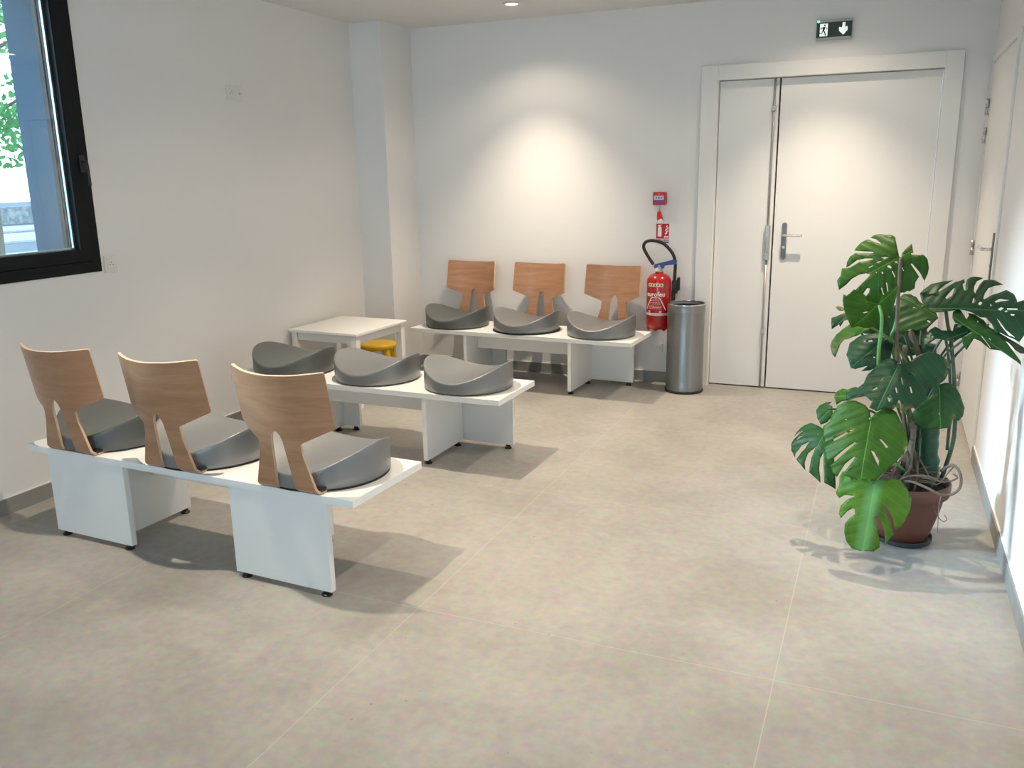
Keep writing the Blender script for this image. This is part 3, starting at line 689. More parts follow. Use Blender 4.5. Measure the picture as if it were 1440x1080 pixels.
while x < 0.038:
    l_ = random.uniform(0.003, 0.008); flat([(x, -0.050), (x+l_, -0.050), (x+l_, -0.045), (x, -0.045)], -0.0042, 0.0006, step=1, bm=bm); x += l_+0.003
link('strip_print', bm, M['white'], s2)

# socket low on the back wall, two on the left wall
def socket(name, loc, rz, w, h, label, cat, kinds, screws=False):
    r = empty(name, loc, rz); tag(r, label, cat)
    link('cover_plate', B(-w/2, w/2, -0.010, -0.0005, -h/2, h/2, bev=0.002), M['socket'], r)
    n = len(kinds); cw = w/n
    for i, k in enumerate(kinds):
        x = -w/2+cw*(i+0.5)
        ins = link('insert', B(x-cw*0.36, x+cw*0.36, -0.0125, -0.0098, -h*0.33, h*0.33, bev=0.001), M['socket'], r)
        if k == 's':
            bm = flat(disc_poly(x-0.0095, -0.003, 0.003, 10), -0.0130, 0.0006, step=1); flat(disc_poly(x+0.0095, -0.003, 0.003, 10), -0.0130, 0.0006, step=1, bm=bm); flat(disc_poly(x, 0.009, 0.0025, 10), -0.0130, 0.0006, step=1, bm=bm)
            link('socket_holes', bm, M['socketdark'], ins)
        if k == 'j':
            bm = flat([(x-0.008, -0.008), (x+0.008, -0.008), (x+0.008, 0.004), (x-0.008, 0.004)], -0.0130, 0.0006, step=1); link('data_port', bm, M['rodgrey'], ins)
    return r
socket('power_socket', (-0.7395, 0, 0.25), 0, 0.066, 0.072, 'white power socket low on the back wall beside the steel bin', 'socket', 's')
socket('power_socket', (XL, -1.6865, 1.960), PI/2, 0.136, 0.078, 'double white socket plate high up on the left wall', 'socket', 'sj')
socket('power_socket', (XL, -2.735, 1.063), PI/2, 0.074, 0.085, 'single white socket on the left wall beside the lower corner of the dark window', 'socket', 's')

# emergency exit sign
x_ = empty('exit_sign', (0.3055, 0, 2.290)); tag(x_, 'black emergency exit sign with running figure and down arrow above the double door', 'sign')
link('housing', B(-0.104, 0.104, -0.032, -0.0005, -0.058, 0.058, bev=0.003), mat('grey sign housing', (0.42, 0.41, 0.41), 0.4), x_)
fc = link('sign_face', flat([(-0.101, -0.043), (0.101, -0.043), (0.101, 0.043), (-0.101, 0.043)], -0.034, 0.002, step=1), M['exitdark'], x_)
pn = link('door_symbol', flat([(-0.082, -0.036), (-0.037, -0.036), (-0.037, 0.036), (-0.082, 0.036)], -0.0346, 0.0006, step=1), M['exitwhite'], fc)
bm = bmesh.new()
def q(pts): flat(pts, -0.0353, 0.0007, step=1, bm=bm)
q(disc_poly(-0.055, 0.026, 0.0055)); q([(-0.066, 0.016), (-0.056, 0.018), (-0.050, 0.014), (-0.056, -0.004), (-0.066, -0.002)])
q([(-0.066, 0.016), (-0.076, 0.014), (-0.080, 0.004), (-0.076, 0.003), (-0.072, 0.010), (-0.064, 0.010)]); q([(-0.050, 0.014), (-0.046, 0.007), (-0.038, 0.006), (-0.038, 0.010), (-0.043, 0.011), (-0.047, 0.018)])
q([(-0.056, -0.003), (-0.048, -0.018), (-0.044, -0.034), (-0.051, -0.034), (-0.055, -0.019), (-0.064, -0.004)]); q([(-0.066, -0.002), (-0.060, -0.003), (-0.068, -0.020), (-0.088, -0.022), (-0.088, -0.017), (-0.071, -0.015)])
link('running_figure', bm, M['exitdark'], pn)
bm = flat([(0.047, 0.036), (0.062, 0.036), (0.062, 0.008), (0.076, 0.014), (0.077, -0.008), (0.054, -0.034), (0.028, -0.010), (0.028, 0.012), (0.045, 0.006)], -0.0346, 0.0006, step=1); link('arrow_symbol', bm, M['exitwhite'], fc)
bm = bmesh.new(); bmesh.ops.create_uvsphere(bm, u_segments=12, v_segments=8, radius=0.0055); bmesh.ops.translate(bm, vec=(-0.092, -0.034, 0.050), verts=bm.verts); link('status_lamp', bm, M['led'], x_, smooth=True)

# ceiling downlights
def downlight(x, y, label, group=None):
    r = empty('ceiling_downlight', (x, y, H)); tag(r, label, 'ceiling light', group)
    bm = bmesh.new(); lathe(bm, [(0.038, -0.001), (0.056, -0.0005), (0.060, -0.004), (0.055, -0.008), (0.042, -0.009), (0.038, -0.006), (0.038, -0.001)], seg=40); o = link('trim_ring', bm, M['white_paint'], r, smooth=True)
    bm = bmesh.new(); lathe(bm, [(0, -0.001), (0.037, -0.001), (0.037, -0.003), (0, -0.004)], seg=32); link('lamp_lens', bm, M['lampface'], r)
    for ang, wt, bl in ((134, SPOT_WIDE, 0.5), (88, SPOT_W, 1.0)):
        ld = bpy.data.lights.new('lamp_light', 'SPOT'); ld.energy = wt; ld.color = SPOT_COL; ld.spot_size = math.radians(ang); ld.spot_blend = bl; ld.shadow_soft_size = 0.022
        lo = bpy.data.objects.new('lamp_light', ld); COL.objects.link(lo); lo.parent = r; lo.location = (0, 0, -0.012)
for i, (x, y) in enumerate(LAMPS):
    if (x, y) == LAMPS[0]: downlight(x, y, 'small round lit downlight recessed in the ceiling above the bench at the back wall')
    else: downlight(x, y, 'small round lit downlight in the ceiling outside the photo', 'downlights of the ceiling grid outside the photo')

# monstera leaves: junction, direction, normal, length, colour, cup, droop, outline, holes (metres)
LEAVES=[
((0.7452,-2.4,1.1427),(-0.8523,-0.0753,-0.5176),(-0.1018,-0.9468,0.3054),0.2451,2,1.0,0.3,[(0.0028,-0.0035),(-0.0191,-0.0802),(-0.0134,-0.0962),(0.0047,-0.1093),(0.0191,-0.1237),(0.0371,-0.1313),(0.0562,-0.1305),(0.0406,-0.1119),(0.0339,-0.088),(0.036,-0.0839),(0.0474,-0.0982),(0.0661,-0.1295),(0.0902,-0.1318),(0.1137,-0.1227),(0.1279,-0.1134),(0.1189,-0.106),(0.0734,-0.0711),(0.07,-0.0655),(0.0762,-0.0657),(0.1043,-0.0846),(0.1291,-0.1014),(0.1512,-0.0986),(0.1707,-0.0851),(0.1823,-0.0669),(0.1709,-0.0655),(0.1361,-0.0715),(0.1091,-0.0624),(0.0834,-0.0451),(0.0878,-0.0424),(0.1322,-0.0602),(0.1712,-0.0585),(0.1977,-0.0726),(0.2153,-0.047),(0.2347,-0.0369),(0.2451,-0.0),(0.2106,-0.0049),(0.1838,-0.0141),(0.1549,-0.0149),(0.131,-0.0061),(0.121,0.0052),(0.1337,0.0118),(0.1627,0.0196),(0.1855,0.0275),(0.206,0.0368),(0.2189,0.0436),(0.206,0.0686),(0.1752,0.1072),(0.1586,0.1236),(0.1415,0.1263),(0.119,0.1184),(0.0724,0.1106),(0.0483,0.1228),(0.0356,0.1215),(0.0323,0.1269),(0.0108,0.1256),(-0.0009,0.1084),(-0.0218,0.0965),(-0.0179,0.0423),(-0.0227,0.0417),(-0.0308,0.0846),(-0.03,0.1185),(-0.0523,0.1008),(-0.0651,0.0843),(-0.0751,0.0558),(-0.0727,0.037),(-0.0657,0.0275),(-0.0637,0.0315),(-0.0376,0.0122),(-0.0362,0.0061),(-0.0449,0.0097),(-0.0565,-0.0253),(-0.036,-0.0203),(-0.0126,-0.0099),(-0.0023,0.0014)],[[(0.1768,0.0572),(0.1532,0.0445),(0.1454,0.0508),(0.1559,0.0623),(0.1724,0.0703)],[(0.0601,-0.0328),(0.0457,-0.0276),(0.0353,-0.0178),(0.0484,-0.0222)],[(0.0819,-0.0264),(0.0667,-0.0226),(0.0638,-0.0191),(0.077,-0.0206)],[(0.1135,-0.0223),(0.0981,-0.0219),(0.0969,-0.0194),(0.1121,-0.0189)],[(0.0543,0.0078),(0.047,0.0086),(0.0434,0.0196),(0.0482,0.0231),(0.0546,0.0146)],[(0.0261,0.0036),(0.0175,0.0077),(0.0172,0.016),(0.0247,0.0097)],[(0.0502,0.0331),(0.0466,0.0352),(0.0497,0.0595),(0.0521,0.0582)],[(0.0823,0.0175),(0.0775,0.0204),(0.0802,0.0276),(0.0836,0.0245)],[(0.1001,0.0069),(0.0958,0.0095),(0.0998,0.0124)],[(0.0869,0.0604),(0.084,0.0621),(0.0947,0.0925),(0.0977,0.0924)],[(0.1111,0.069),(0.108,0.0708),(0.1139,0.097),(0.1169,0.097)],[(0.0141,0.037),(0.0121,0.039),(0.0133,0.0522),(0.0149,0.0505)]]),
((0.6867,-2.52,0.9783),(-0.638,0.1788,-0.749),(0.1048,-0.9435,-0.3145),0.1395,2,1.0,0.3,[(0.0,0.0),(0.0058,-0.0131),(0.0168,-0.0382),(0.0075,-0.0601),(0.0101,-0.0838),(0.0174,-0.103),(0.0391,-0.1013),(0.0553,-0.1031),(0.0579,-0.1139),(0.078,-0.0997),(0.1058,-0.0656),(0.1192,-0.0399),(0.1395,0.0),(0.1172,0.0096),(0.1067,0.0378),(0.0829,0.0608),(0.0653,0.0818),(0.0112,0.0634),(-0.0389,0.0369),(-0.0915,0.0002),(-0.0741,-0.0086),(-0.0503,-0.0151),(-0.0285,-0.0163),(-0.0134,-0.0092)],[[(0.0655,-0.0183),(0.0533,-0.0129),(0.0482,-0.0027),(0.0621,-0.0121)]]),
((0.6571,-2.46,0.8869),(-0.6784,-0.2599,-0.6872),(-0.2074,-0.8296,0.5185),0.17,2,1.0,0.3,[(0.0404,-0.0643),(0.0618,-0.0685),(0.0949,-0.0706),(0.1327,-0.063),(0.1493,-0.0519),(0.1674,-0.0186),(0.17,0.0),(0.1428,-0.0113),(0.1217,-0.0222),(0.0989,-0.0263),(0.0849,-0.0159),(0.0529,-0.0003),(0.013,0.0146),(-0.0119,0.0036),(0.0066,-0.0267),(0.028,-0.0457)],[]),
((0.572,-2.3,0.9262),(-0.9953,0.0512,0.0819),(0.0,-0.848,0.53),0.0481,0,1.0,0.3,[(0.0481,0.0),(0.0346,-0.0089),(0.0166,-0.0011),(0.0,-0.0),(0.0171,0.0129),(0.0306,0.0131)],[]),
((0.5773,-2.32,0.904),(-0.7146,-0.2335,-0.6594),(-0.2074,-0.8296,0.5185),0.0843,0,1.0,0.3,[(0.0546,-0.0405),(0.0405,-0.0313),(0.0074,-0.0197),(-0.0021,0.0021),(0.0149,0.014),(0.0287,0.0073),(0.0553,0.0168),(0.0521,0.0056),(0.0843,-0.0)],[]),
((0.7171,-2.38,0.8209),(-0.7008,-0.4039,-0.588),(-0.1078,-0.7548,0.647),0.1659,0,1.0,0.3,[(0.0934,-0.0934),(0.0627,-0.0933),(0.0413,-0.0871),(0.0165,-0.0673),(-0.0117,-0.0388),(-0.0221,-0.008),(-0.0058,0.0356),(0.0328,0.0663),(0.0818,0.067),(0.1237,0.0553),(0.1495,0.0377),(0.1163,0.0383),(0.1581,0.0173),(0.1659,0.0),(0.1468,-0.0355),(0.1381,-0.0568),(0.1143,-0.0735)],[[(0.0546,-0.052),(0.0165,-0.024),(0.0158,-0.0183),(0.0328,-0.0227),(0.0566,-0.0475)],[(0.079,0.0235),(0.0718,0.0281),(0.0735,0.0323),(0.079,0.0299)]]),
((0.8432,-2.28,0.9382),(-0.8327,0.356,0.4241),(0.1078,-0.647,0.7548),0.0982,1,1.0,0.3,[(0.0982,-0.0),(0.0958,-0.0214),(0.0772,-0.0351),(0.05,-0.0316),(0.0261,-0.0174),(0.0027,-0.0137),(-0.043,-0.0169),(-0.0718,0.0051),(-0.0698,0.0753),(-0.0353,0.1038),(-0.0093,0.1299),(0.017,0.1272),(0.0703,0.068)],[[(0.0289,0.023),(0.0236,0.0156),(0.023,0.0215)],[(-0.0473,0.043),(-0.0503,0.0377),(-0.0611,0.0385),(-0.0602,0.0446)]]),
((0.7599,-2.22,0.7879),(0.9442,-0.0814,-0.319),(0.1054,-0.8433,0.527),0.1068,0,1.0,0.3,[(-0.0585,0.0339),(-0.0124,0.062),(0.0687,0.0961),(0.0995,0.0893),(0.108,0.0597),(0.1068,0.0),(0.076,-0.0324),(0.047,-0.0382),(0.0221,-0.031),(-0.0111,-0.0274),(-0.0301,-0.0434),(-0.065,-0.0442),(-0.1012,-0.0191),(-0.0941,0.0105)],[[(-0.0452,0.0248),(-0.043,0.0352),(-0.033,0.0264),(-0.0399,0.0196)],[(-0.0371,-0.0223),(-0.0263,-0.0137),(-0.0257,-0.019)],[(0.0259,-0.0367),(0.0388,-0.0216),(0.0387,-0.0253),(0.0285,-0.0392)],[(0.0457,0.0672),(0.0516,0.068),(0.0505,0.063)]]),
((0.7206,-2.25,0.9158),(-0.6275,-0.3547,-0.6931),(-0.1054,-0.8433,0.527),0.1019,0,1.0,0.3,[(0.0109,-0.0296),(-0.0201,-0.0188),(-0.0467,0.0194),(-0.0636,0.1149),(-0.0331,0.1615),(-0.0006,0.1537),(0.0305,0.1063),(0.072,0.0672),(0.1055,0.0274),(0.1269,-0.0086),(0.0745,-0.0259)],[[(-0.0332,-0.0053),(-0.0435,-0.009),(-0.0361,0.0037),(-0.0307,0.0009)],[(0.0175,0.0163),(0.0142,0.0192),(0.019,0.0225)],[(0.0301,0.0885),(0.0314,0.0948),(0.0337,0.0957)]]),
((0.9701,-2.46,0.9658),(0.9968,0.0786,0.0152),(0.052,-0.7798,0.6239),0.2085,0,1.0,0.1,[(-0.013,-0.0044),(-0.0555,-0.0135),(-0.0948,-0.0185),(-0.1274,0.0059),(-0.1387,0.031),(-0.1433,0.0691),(-0.1296,0.0907),(-0.1025,0.1167),(-0.0656,0.1298),(-0.0249,0.1408),(-0.0526,0.1149),(-0.0805,0.0805),(-0.0783,0.0733),(-0.0429,0.1065),(-0.0192,0.1302),(-0.0026,0.1367),(0.0097,0.1432),(0.0118,0.1261),(0.0034,0.1175),(0.0043,0.0921),(0.0078,0.0786),(0.0107,0.0879),(0.0131,0.1133),(0.0205,0.1432),(0.0341,0.1583),(0.0538,0.1613),(0.0763,0.1554),(0.0529,0.1349),(0.0405,0.1051),(0.038,0.0798),(0.0415,0.0693),(0.0462,0.0841),(0.0586,0.1137),(0.0757,0.1393),(0.0986,0.1458),(0.1175,0.1374),(0.1374,0.1165),(0.11,0.112),(0.087,0.0971),(0.0732,0.0718),(0.0666,0.0488),(0.0689,0.0435),(0.0887,0.0595),(0.1147,0.0723),(0.1441,0.0902),(0.1654,0.073),(0.175,0.0442),(0.1745,0.034),(0.1953,0.0437),(0.2107,0.0407),(0.2129,-0.004),(0.2096,-0.0362),(0.1943,-0.0924),(0.1776,-0.1185),(0.1416,-0.0999),(0.1173,-0.0866),(0.1047,-0.091),(0.0905,-0.0552),(0.0725,-0.0313),(0.0534,-0.0317),(0.0284,-0.0159),(0.003,-0.0061)],[[(0.1021,0.0349),(0.1167,0.0442),(0.1513,0.0406),(0.1258,0.0352),(0.1066,0.0288)],[(0.0282,0.0254),(0.0338,0.0483),(0.0369,0.0463),(0.0323,0.0234)],[(0.0484,0.0236),(0.0557,0.0329),(0.062,0.028),(0.0551,0.0155),(0.0494,0.0175)],[(0.0866,0.0222),(0.0906,0.0256),(0.0918,0.0161),(0.0884,0.012)],[(0.1112,0.0042),(0.1216,0.0105),(0.1309,0.0066),(0.1195,-0.0009)],[(0.1403,0.0068),(0.1747,0.0066),(0.1745,0.0034),(0.1417,0.0028)],[(0.1319,-0.0056),(0.14,-0.0005),(0.1413,-0.0046),(0.1349,-0.0084)],[(0.1518,-0.0153),(0.1642,-0.0163),(0.1625,-0.0204),(0.1522,-0.0198)],[(-0.0598,0.0449),(-0.0539,0.0555),(-0.0284,0.0938),(-0.0255,0.0918),(-0.0376,0.0536),(-0.0543,0.0399)],[(0.1066,-0.0317),(0.1132,-0.0385),(0.1335,-0.0742),(0.1661,-0.1043),(0.1449,-0.0958),(0.1215,-0.0625)]]),
((1.0025,-2.5,0.8971),(0.8108,-0.2594,-0.5247),(0.1025,-0.8197,0.5635),0.1966,1,1.0,0.15,[(0.0043,-0.0056),(-0.008,-0.045),(0.0087,-0.0586),(0.0325,-0.0684),(0.0279,-0.0415),(0.0245,-0.0239),(0.0471,-0.0193),(0.089,-0.022),(0.1176,-0.0025),(0.1593,-0.0008),(0.1742,0.0),(0.1993,-0.0026),(0.1891,0.0084),(0.1388,0.0266),(0.0831,0.0486),(0.0334,0.0512),(0.0047,0.0624),(-0.0303,0.0605),(-0.0546,0.0498),(-0.0437,0.0409),(-0.0414,0.022),(-0.0755,0.0395),(-0.0902,0.0346),(-0.0923,0.0143),(-0.0786,-0.0054),(-0.0599,-0.0151),(-0.0343,-0.0031)],[[(0.0368,-0.0017),(0.0396,0.0009),(0.09,-0.017),(0.0836,-0.0176)],[(0.0591,0.0094),(0.0615,0.0115),(0.0705,0.0076),(0.0681,0.0065)],[(-0.0117,0.0428),(-0.0088,0.0443),(-0.0036,0.0395),(-0.0072,0.0389)]]),
((1.0061,-2.46,0.8912),(-0.8763,-0.3135,-0.3658),(0.0,-0.7593,0.6508),0.1778,0,1.0,0.3,[(0.1778,-0.0),(0.1589,-0.0422),(0.1207,-0.0711),(0.0971,-0.0741),(0.0907,-0.0428),(0.0602,-0.0238),(0.039,-0.0511),(0.0146,-0.0348),(0.0,0.0),(0.0434,0.0142),(0.0875,0.0088),(0.1245,-0.0191),(0.1585,-0.0095)],[[(0.1317,-0.0378),(0.1261,-0.038),(0.1267,-0.0308),(0.1317,-0.0304)]]),
((1.0483,-2.47,0.906),(0.8616,-0.0962,-0.4985),(0.2074,-0.8296,0.5185),0.1589,3,1.0,0.3,[(-0.0212,0.0034),(0.0546,0.0047),(0.0942,0.0081),(0.1533,0.0098),(0.162,-0.0023),(0.146,-0.0165),(0.1237,-0.0168),(0.092,-0.0076),(0.0461,-0.0133)],[]),
((0.7687,-2.58,0.7688),(-0.3217,-0.5364,-0.7802),(0.0,-0.824,0.5665),0.1924,0,1.0,0.3,[(-0.0041,0.005),(-0.0291,0.0312),(-0.0646,0.0497),(-0.0899,0.0723),(-0.0981,0.1015),(-0.0928,0.1357),(-0.0773,0.1545),(-0.0372,0.1606),(-0.0171,0.1589),(0.0064,0.1491),(0.0396,0.1527),(0.0518,0.1511),(0.0312,0.1366),(0.024,0.1177),(0.0527,0.1227),(0.0745,0.1346),(0.098,0.1248),(0.1248,0.1163),(0.1309,0.1027),(0.1472,0.0834),(0.1583,0.0716),(0.1273,0.0589),(0.1226,0.052),(0.1465,0.0504),(0.1621,0.0503),(0.17,0.0239),(0.1924,-0.0),(0.1893,-0.0281),(0.1658,-0.0279),(0.1527,-0.0605),(0.1582,-0.082),(0.1881,-0.1137),(0.1614,-0.1253),(0.1328,-0.0963),(0.1106,-0.0818),(0.0753,-0.0832),(0.0292,-0.0686),(0.0036,-0.0556),(-0.0129,-0.0354),(-0.0111,-0.0112)],[[(0.0079,0.0462),(0.0065,0.0588),(0.0138,0.0601),(0.0134,0.0517)],[(0.0444,0.0209),(0.0417,0.0271),(0.0628,0.0462),(0.0675,0.0426)],[(0.0425,0.0389),(0.0426,0.0432),(0.0507,0.0489)],[(0.0624,0.0651),(0.0606,0.0692),(0.08,0.0827),(0.083,0.0784)],[(0.0885,0.0232),(0.0867,0.0274),(0.1017,0.0375),(0.1049,0.0349)],[(0.1226,0.0124),(0.1211,0.0201),(0.137,0.0283),(0.146,0.0255),(0.135,0.0153)],[(0.129,-0.0468),(0.1059,-0.0347),(0.1136,-0.0297)],[(0.0736,-0.0331),(0.0625,-0.0276),(0.0747,-0.0309)],[(0.0156,0.0966),(0.0191,0.1109),(0.0286,0.1115),(0.0266,0.1026)]]),
((0.9144,-2.5,0.675),(0.1132,-0.5009,-0.8581),(0.2562,-0.8197,0.5123),0.1548,1,2,0.3,[(-0.0106,-0.0026),(-0.0201,0.024),(-0.0204,0.0533),(-0.0037,0.0749),(0.031,0.0919),(0.0585,0.106),(0.0941,0.0938),(0.1162,0.0731),(0.1137,0.054),(0.0998,0.0517),(0.1388,0.0395),(0.1498,0.0292),(0.1548,-0.0),(0.1583,-0.0323),(0.1578,-0.0548),(0.1481,-0.0704),(0.1347,-0.0793),(0.1143,-0.0911),(0.0894,-0.0865),(0.0599,-0.0621),(0.0375,-0.038),(0.0222,-0.0176)],[[(0.094,-0.0042),(0.092,-0.0009),(0.1025,-0.0006),(0.1045,-0.0049)],[(0.0517,0.0308),(0.048,0.0342),(0.0533,0.0348)]]),
((0.6298,-2.42,0.5999),(-0.9931,0.0618,-0.0997),(-0.1054,-0.8433,0.527),0.0821,2,1.0,0.3,[(0.0821,0.0),(0.071,-0.0221),(0.0516,-0.0331),(0.0319,-0.0286),(0.0011,-0.0395),(-0.0149,-0.0219),(-0.0231,0.0),(-0.0002,0.0087),(0.0228,0.0175),(0.0538,0.022),(0.073,0.0352)],[]),
((0.5465,-2.48,0.5563),(-0.6473,-0.281,-0.7086),(-0.2074,-0.8296,0.5185),0.0714,1,1.0,0.3,[(0.0454,-0.0424),(0.0207,-0.048),(-0.0033,-0.0382),(-0.0195,-0.0206),(-0.0039,-0.0214),(-0.0073,-0.0049),(0.0182,0.0249),(0.0524,0.0264),(0.0748,0.0153),(0.0652,-0.0124)],[]),
((0.5371,-2.5,0.4792),(-0.3989,-0.4922,-0.7737),(-0.3094,-0.722,0.6189),0.1818,1,1.0,0.3,[(-0.0095,-0.0008),(0.0079,-0.0191),(0.0022,-0.0416),(-0.0003,-0.082),(0.0166,-0.1014),(0.0443,-0.1195),(0.076,-0.1228),(0.0528,-0.1094),(0.0409,-0.0893),(0.0498,-0.0963),(0.0832,-0.1159),(0.1092,-0.1177),(0.1323,-0.1011),(0.1561,-0.0642),(0.1396,-0.0718),(0.1018,-0.065),(0.0718,-0.0415),(0.1126,-0.0439),(0.1614,-0.0536),(0.1876,0.0035),(0.1625,-0.0116),(0.1216,-0.0191),(0.0862,-0.0056),(0.1283,-0.0007),(0.1874,0.0201),(0.2046,0.0774),(0.1637,0.051),(0.1228,0.034),(0.0938,0.0335),(0.1409,0.0587),(0.1976,0.0873),(0.1985,0.1315),(0.1518,0.109),(0.1015,0.0822),(0.0238,0.0373)],[[(0.0899,-0.1019),(0.0709,-0.0985),(0.0606,-0.0799),(0.0789,-0.0936)],[(0.0414,-0.0282),(0.0302,-0.0227),(0.0362,-0.0216)]]),
((0.6912,-2.66,0.5809),(-0.0858,-0.4541,-0.8868),(-0.1025,-0.8814,0.4612),0.2303,2,1.0,0.3,[(0.0011,-0.0016),(-0.0258,-0.0096),(-0.0433,-0.0271),(-0.0562,-0.0623),(-0.0539,-0.0916),(-0.0304,-0.1251),(0.0029,-0.1419),(0.032,-0.1444),(0.0517,-0.1656),(0.0878,-0.1612),(0.1161,-0.1486),(0.1051,-0.1317),(0.0761,-0.0918),(0.055,-0.0621),(0.0561,-0.0564),(0.0859,-0.0901),(0.1104,-0.127),(0.1302,-0.148),(0.1573,-0.1413),(0.1842,-0.1235),(0.1618,-0.0994),(0.1244,-0.0688),(0.0974,-0.0403),(0.1029,-0.0375),(0.1309,-0.0603),(0.1683,-0.0908),(0.1965,-0.1139),(0.2218,-0.1001),(0.2345,-0.0831),(0.183,-0.0625),(0.1521,-0.0348),(0.1554,-0.0306),(0.1926,-0.0499),(0.2234,-0.0666),(0.233,-0.014),(0.2273,0.0459),(0.1982,0.066),(0.1403,0.1059),(0.1097,0.1255),(0.0733,0.1338),(0.0435,0.1257),(0.0075,0.1062),(-0.0355,0.0784),(-0.045,0.0627),(-0.0426,0.0345),(-0.0168,0.0099)],[[(0.0739,0.0389),(0.0727,0.0459),(0.0975,0.0729),(0.1006,0.0663)],[(0.1191,0.0176),(0.1229,0.029),(0.1506,0.0495),(0.1717,0.0518),(0.142,0.0321)],[(0.0192,-0.0904),(0.0162,-0.0842),(0.0215,-0.0844)]]),
((0.7222,-2.72,0.3561),(-0.0861,-0.3059,-0.9482),(0.0,-0.9517,0.307),0.2592,4,1.0,0.3,[(-0.0019,-0.0049),(-0.0176,-0.019),(-0.0284,-0.0476),(-0.0247,-0.0858),(-0.0145,-0.1153),(0.0082,-0.1233),(0.0366,-0.1185),(0.059,-0.1246),(0.0715,-0.1245),(0.0853,-0.1104),(0.0691,-0.0935),(0.0662,-0.0706),(0.0658,-0.059),(0.0836,-0.0833),(0.1128,-0.1018),(0.1424,-0.1027),(0.1568,-0.0925),(0.128,-0.0759),(0.1117,-0.0592),(0.1141,-0.051),(0.1302,-0.0483),(0.1504,-0.0643),(0.174,-0.076),(0.2066,-0.0725),(0.2333,-0.0622),(0.2569,-0.0388),(0.2598,-0.0076),(0.2511,0.0368),(0.2305,0.0542),(0.1993,0.0472),(0.1613,0.0334),(0.1268,0.022),(0.1243,0.033),(0.1492,0.0503),(0.1792,0.0628),(0.2025,0.0684),(0.2231,0.0681),(0.1764,0.0923),(0.1354,0.0744),(0.096,0.0491),(0.0848,0.0435),(0.0864,0.0551),(0.114,0.0784),(0.1479,0.0914),(0.157,0.0966),(0.1414,0.1108),(0.1122,0.1228),(0.0775,0.132),(0.0371,0.1303),(0.001,0.1085),(-0.0222,0.0824),(-0.0233,0.0522),(-0.0125,0.02)],[]),
]

# ================================================================== POTTED MONSTERA
PX, PY = 0.842, -2.345
pt = empty('potted_monstera', (0, 0, 0)); tag(pt, 'large potted monstera with split green leaves in a terracotta pot by the right wall', 'potted plant')
pt.location = (PX, PY, 0)
OFF = Vector((PX, PY, 0))
def L(p): return Vector(p)-OFF
bm = bmesh.new(); lathe(bm, [(0, 0.004), (0.098, 0.004), (0.112, 0.012), (0.114, 0.028), (0.110, 0.028), (0.106, 0.014), (0, 0.010)], seg=56)
bmesh.ops.translate(bm, vec=(0, 0, -0.004), verts=bm.verts); o = link('saucer', bm, M['saucer'], pt); smooth_angle(o)
bm = bmesh.new(); lathe(bm, [(0, 0.012), (0.090, 0.012), (0.094, 0.016), (0.112, 0.075), (0.130, 0.14), (0.141, 0.195), (0.143, 0.204), (0.158, 0.206), (0.161, 0.212), (0.163, 0.252), (0.160, 0.258), (0.153, 0.258), (0.149, 0.25), (0.138, 0.20), (0, 0.20)], seg=72); pot = link('pot', bm, M['terracotta'], pt); smooth_angle(pot, 40)
bm = bmesh.new()
rg = [[bm.verts.new((r*math.cos(2*PI*i/40), r*math.sin(2*PI*i/40), 0.232+0.03*(1-r/0.143)+0.008*noise.noise(Vector((r*30*math.cos(2*PI*i/40), r*30*math.sin(2*PI*i/40), 3))))) for i in range(40)] for r in (0.1435, 0.12, 0.09, 0.06, 0.03)]
for a, b in zip(rg, rg[1:]):
    for i in range(40): bm.faces.new((a[i], a[(i+1) % 40], b[(i+1) % 40], b[i]))
bm.faces.new(rg[-1]); link('soil', bm, M['soil'], pt, smooth=True)
def stem(name, pts, r, m, r2=None, seg=10, wob=0.0):
    bm = bmesh.new(); tube(bm, [L(p) for p in pts], r, r2=r2, seg=seg, wob=wob); return link(name, bm, m, pt)
stem('support_pole', [(0.915, -2.33, 0.225), (0.912, -2.33, 0.34), (0.903, -2.33, 0.475), (0.888, -2.325, 0.62), (0.87, -2.32, 0.80)], 0.043, M['pole'], 0.030, seg=20, wob=0.25)
stem('stem', [(0.865, -2.37, 0.235), (0.868, -2.37, 0.322), (0.843, -2.38, 0.41), (0.850, -2.38, 0.483), (0.868, -2.37, 0.60), (0.85, -2.34, 0.74), (0.80, -2.34, 0.86)], 0.014, M['brownstem'], 0.010, wob=0.4)
stem('stem', [(0.80, -2.40, 0.24), (0.825, -2.42, 0.347), (0.848, -2.40, 0.437), (0.832, -2.40, 0.516), (0.80, -2.38, 0.66), (0.79, -2.36, 0.80)], 0.013, M['root'], 0.009, wob=0.4)
stem('stem', [(0.84, -2.43, 0.24), (0.838, -2.44, 0.31), (0.842, -2.43, 0.36), (0.845, -2.42, 0.44)], 0.014, M['root'], 0.010, wob=0.4)
stem('petiole', [(0.958, -2.37, 0.250), (0.986, -2.38, 0.411), (0.989, -2.39, 0.50), (0.978, -2.40, 0.614), (0.962, -2.41, 0.726), (0.941, -2.42, 0.846), (0.925, -2.44, 0.90), (0.913, -2.457, 0.955)], 0.0085, M['darkstem'], 0.006)
stem('petiole', [(0.972, -2.37, 0.40), (0.968, -2.39, 0.55), (0.955, -2.40, 0.68), (0.935, -2.42, 0.80), (0.915, -2.44, 0.87)], 0.006, M['darkstem'], 0.005)
stem('petiole', [(0.871, -2.36, 0.36), (0.873, -2.42, 0.61), (0.917, -2.46, 0.774), (0.968, -2.48, 0.843), (1.000, -2.498, 0.885)], 0.005, M['darkstem'], 0.004)
stem('petiole', [(0.866, -2.36, 0.36), (0.863, -2.38, 0.60), (0.888, -2.40, 0.779), (0.924, -2.40, 0.858)], 0.006, M['darkstem'], 0.004)
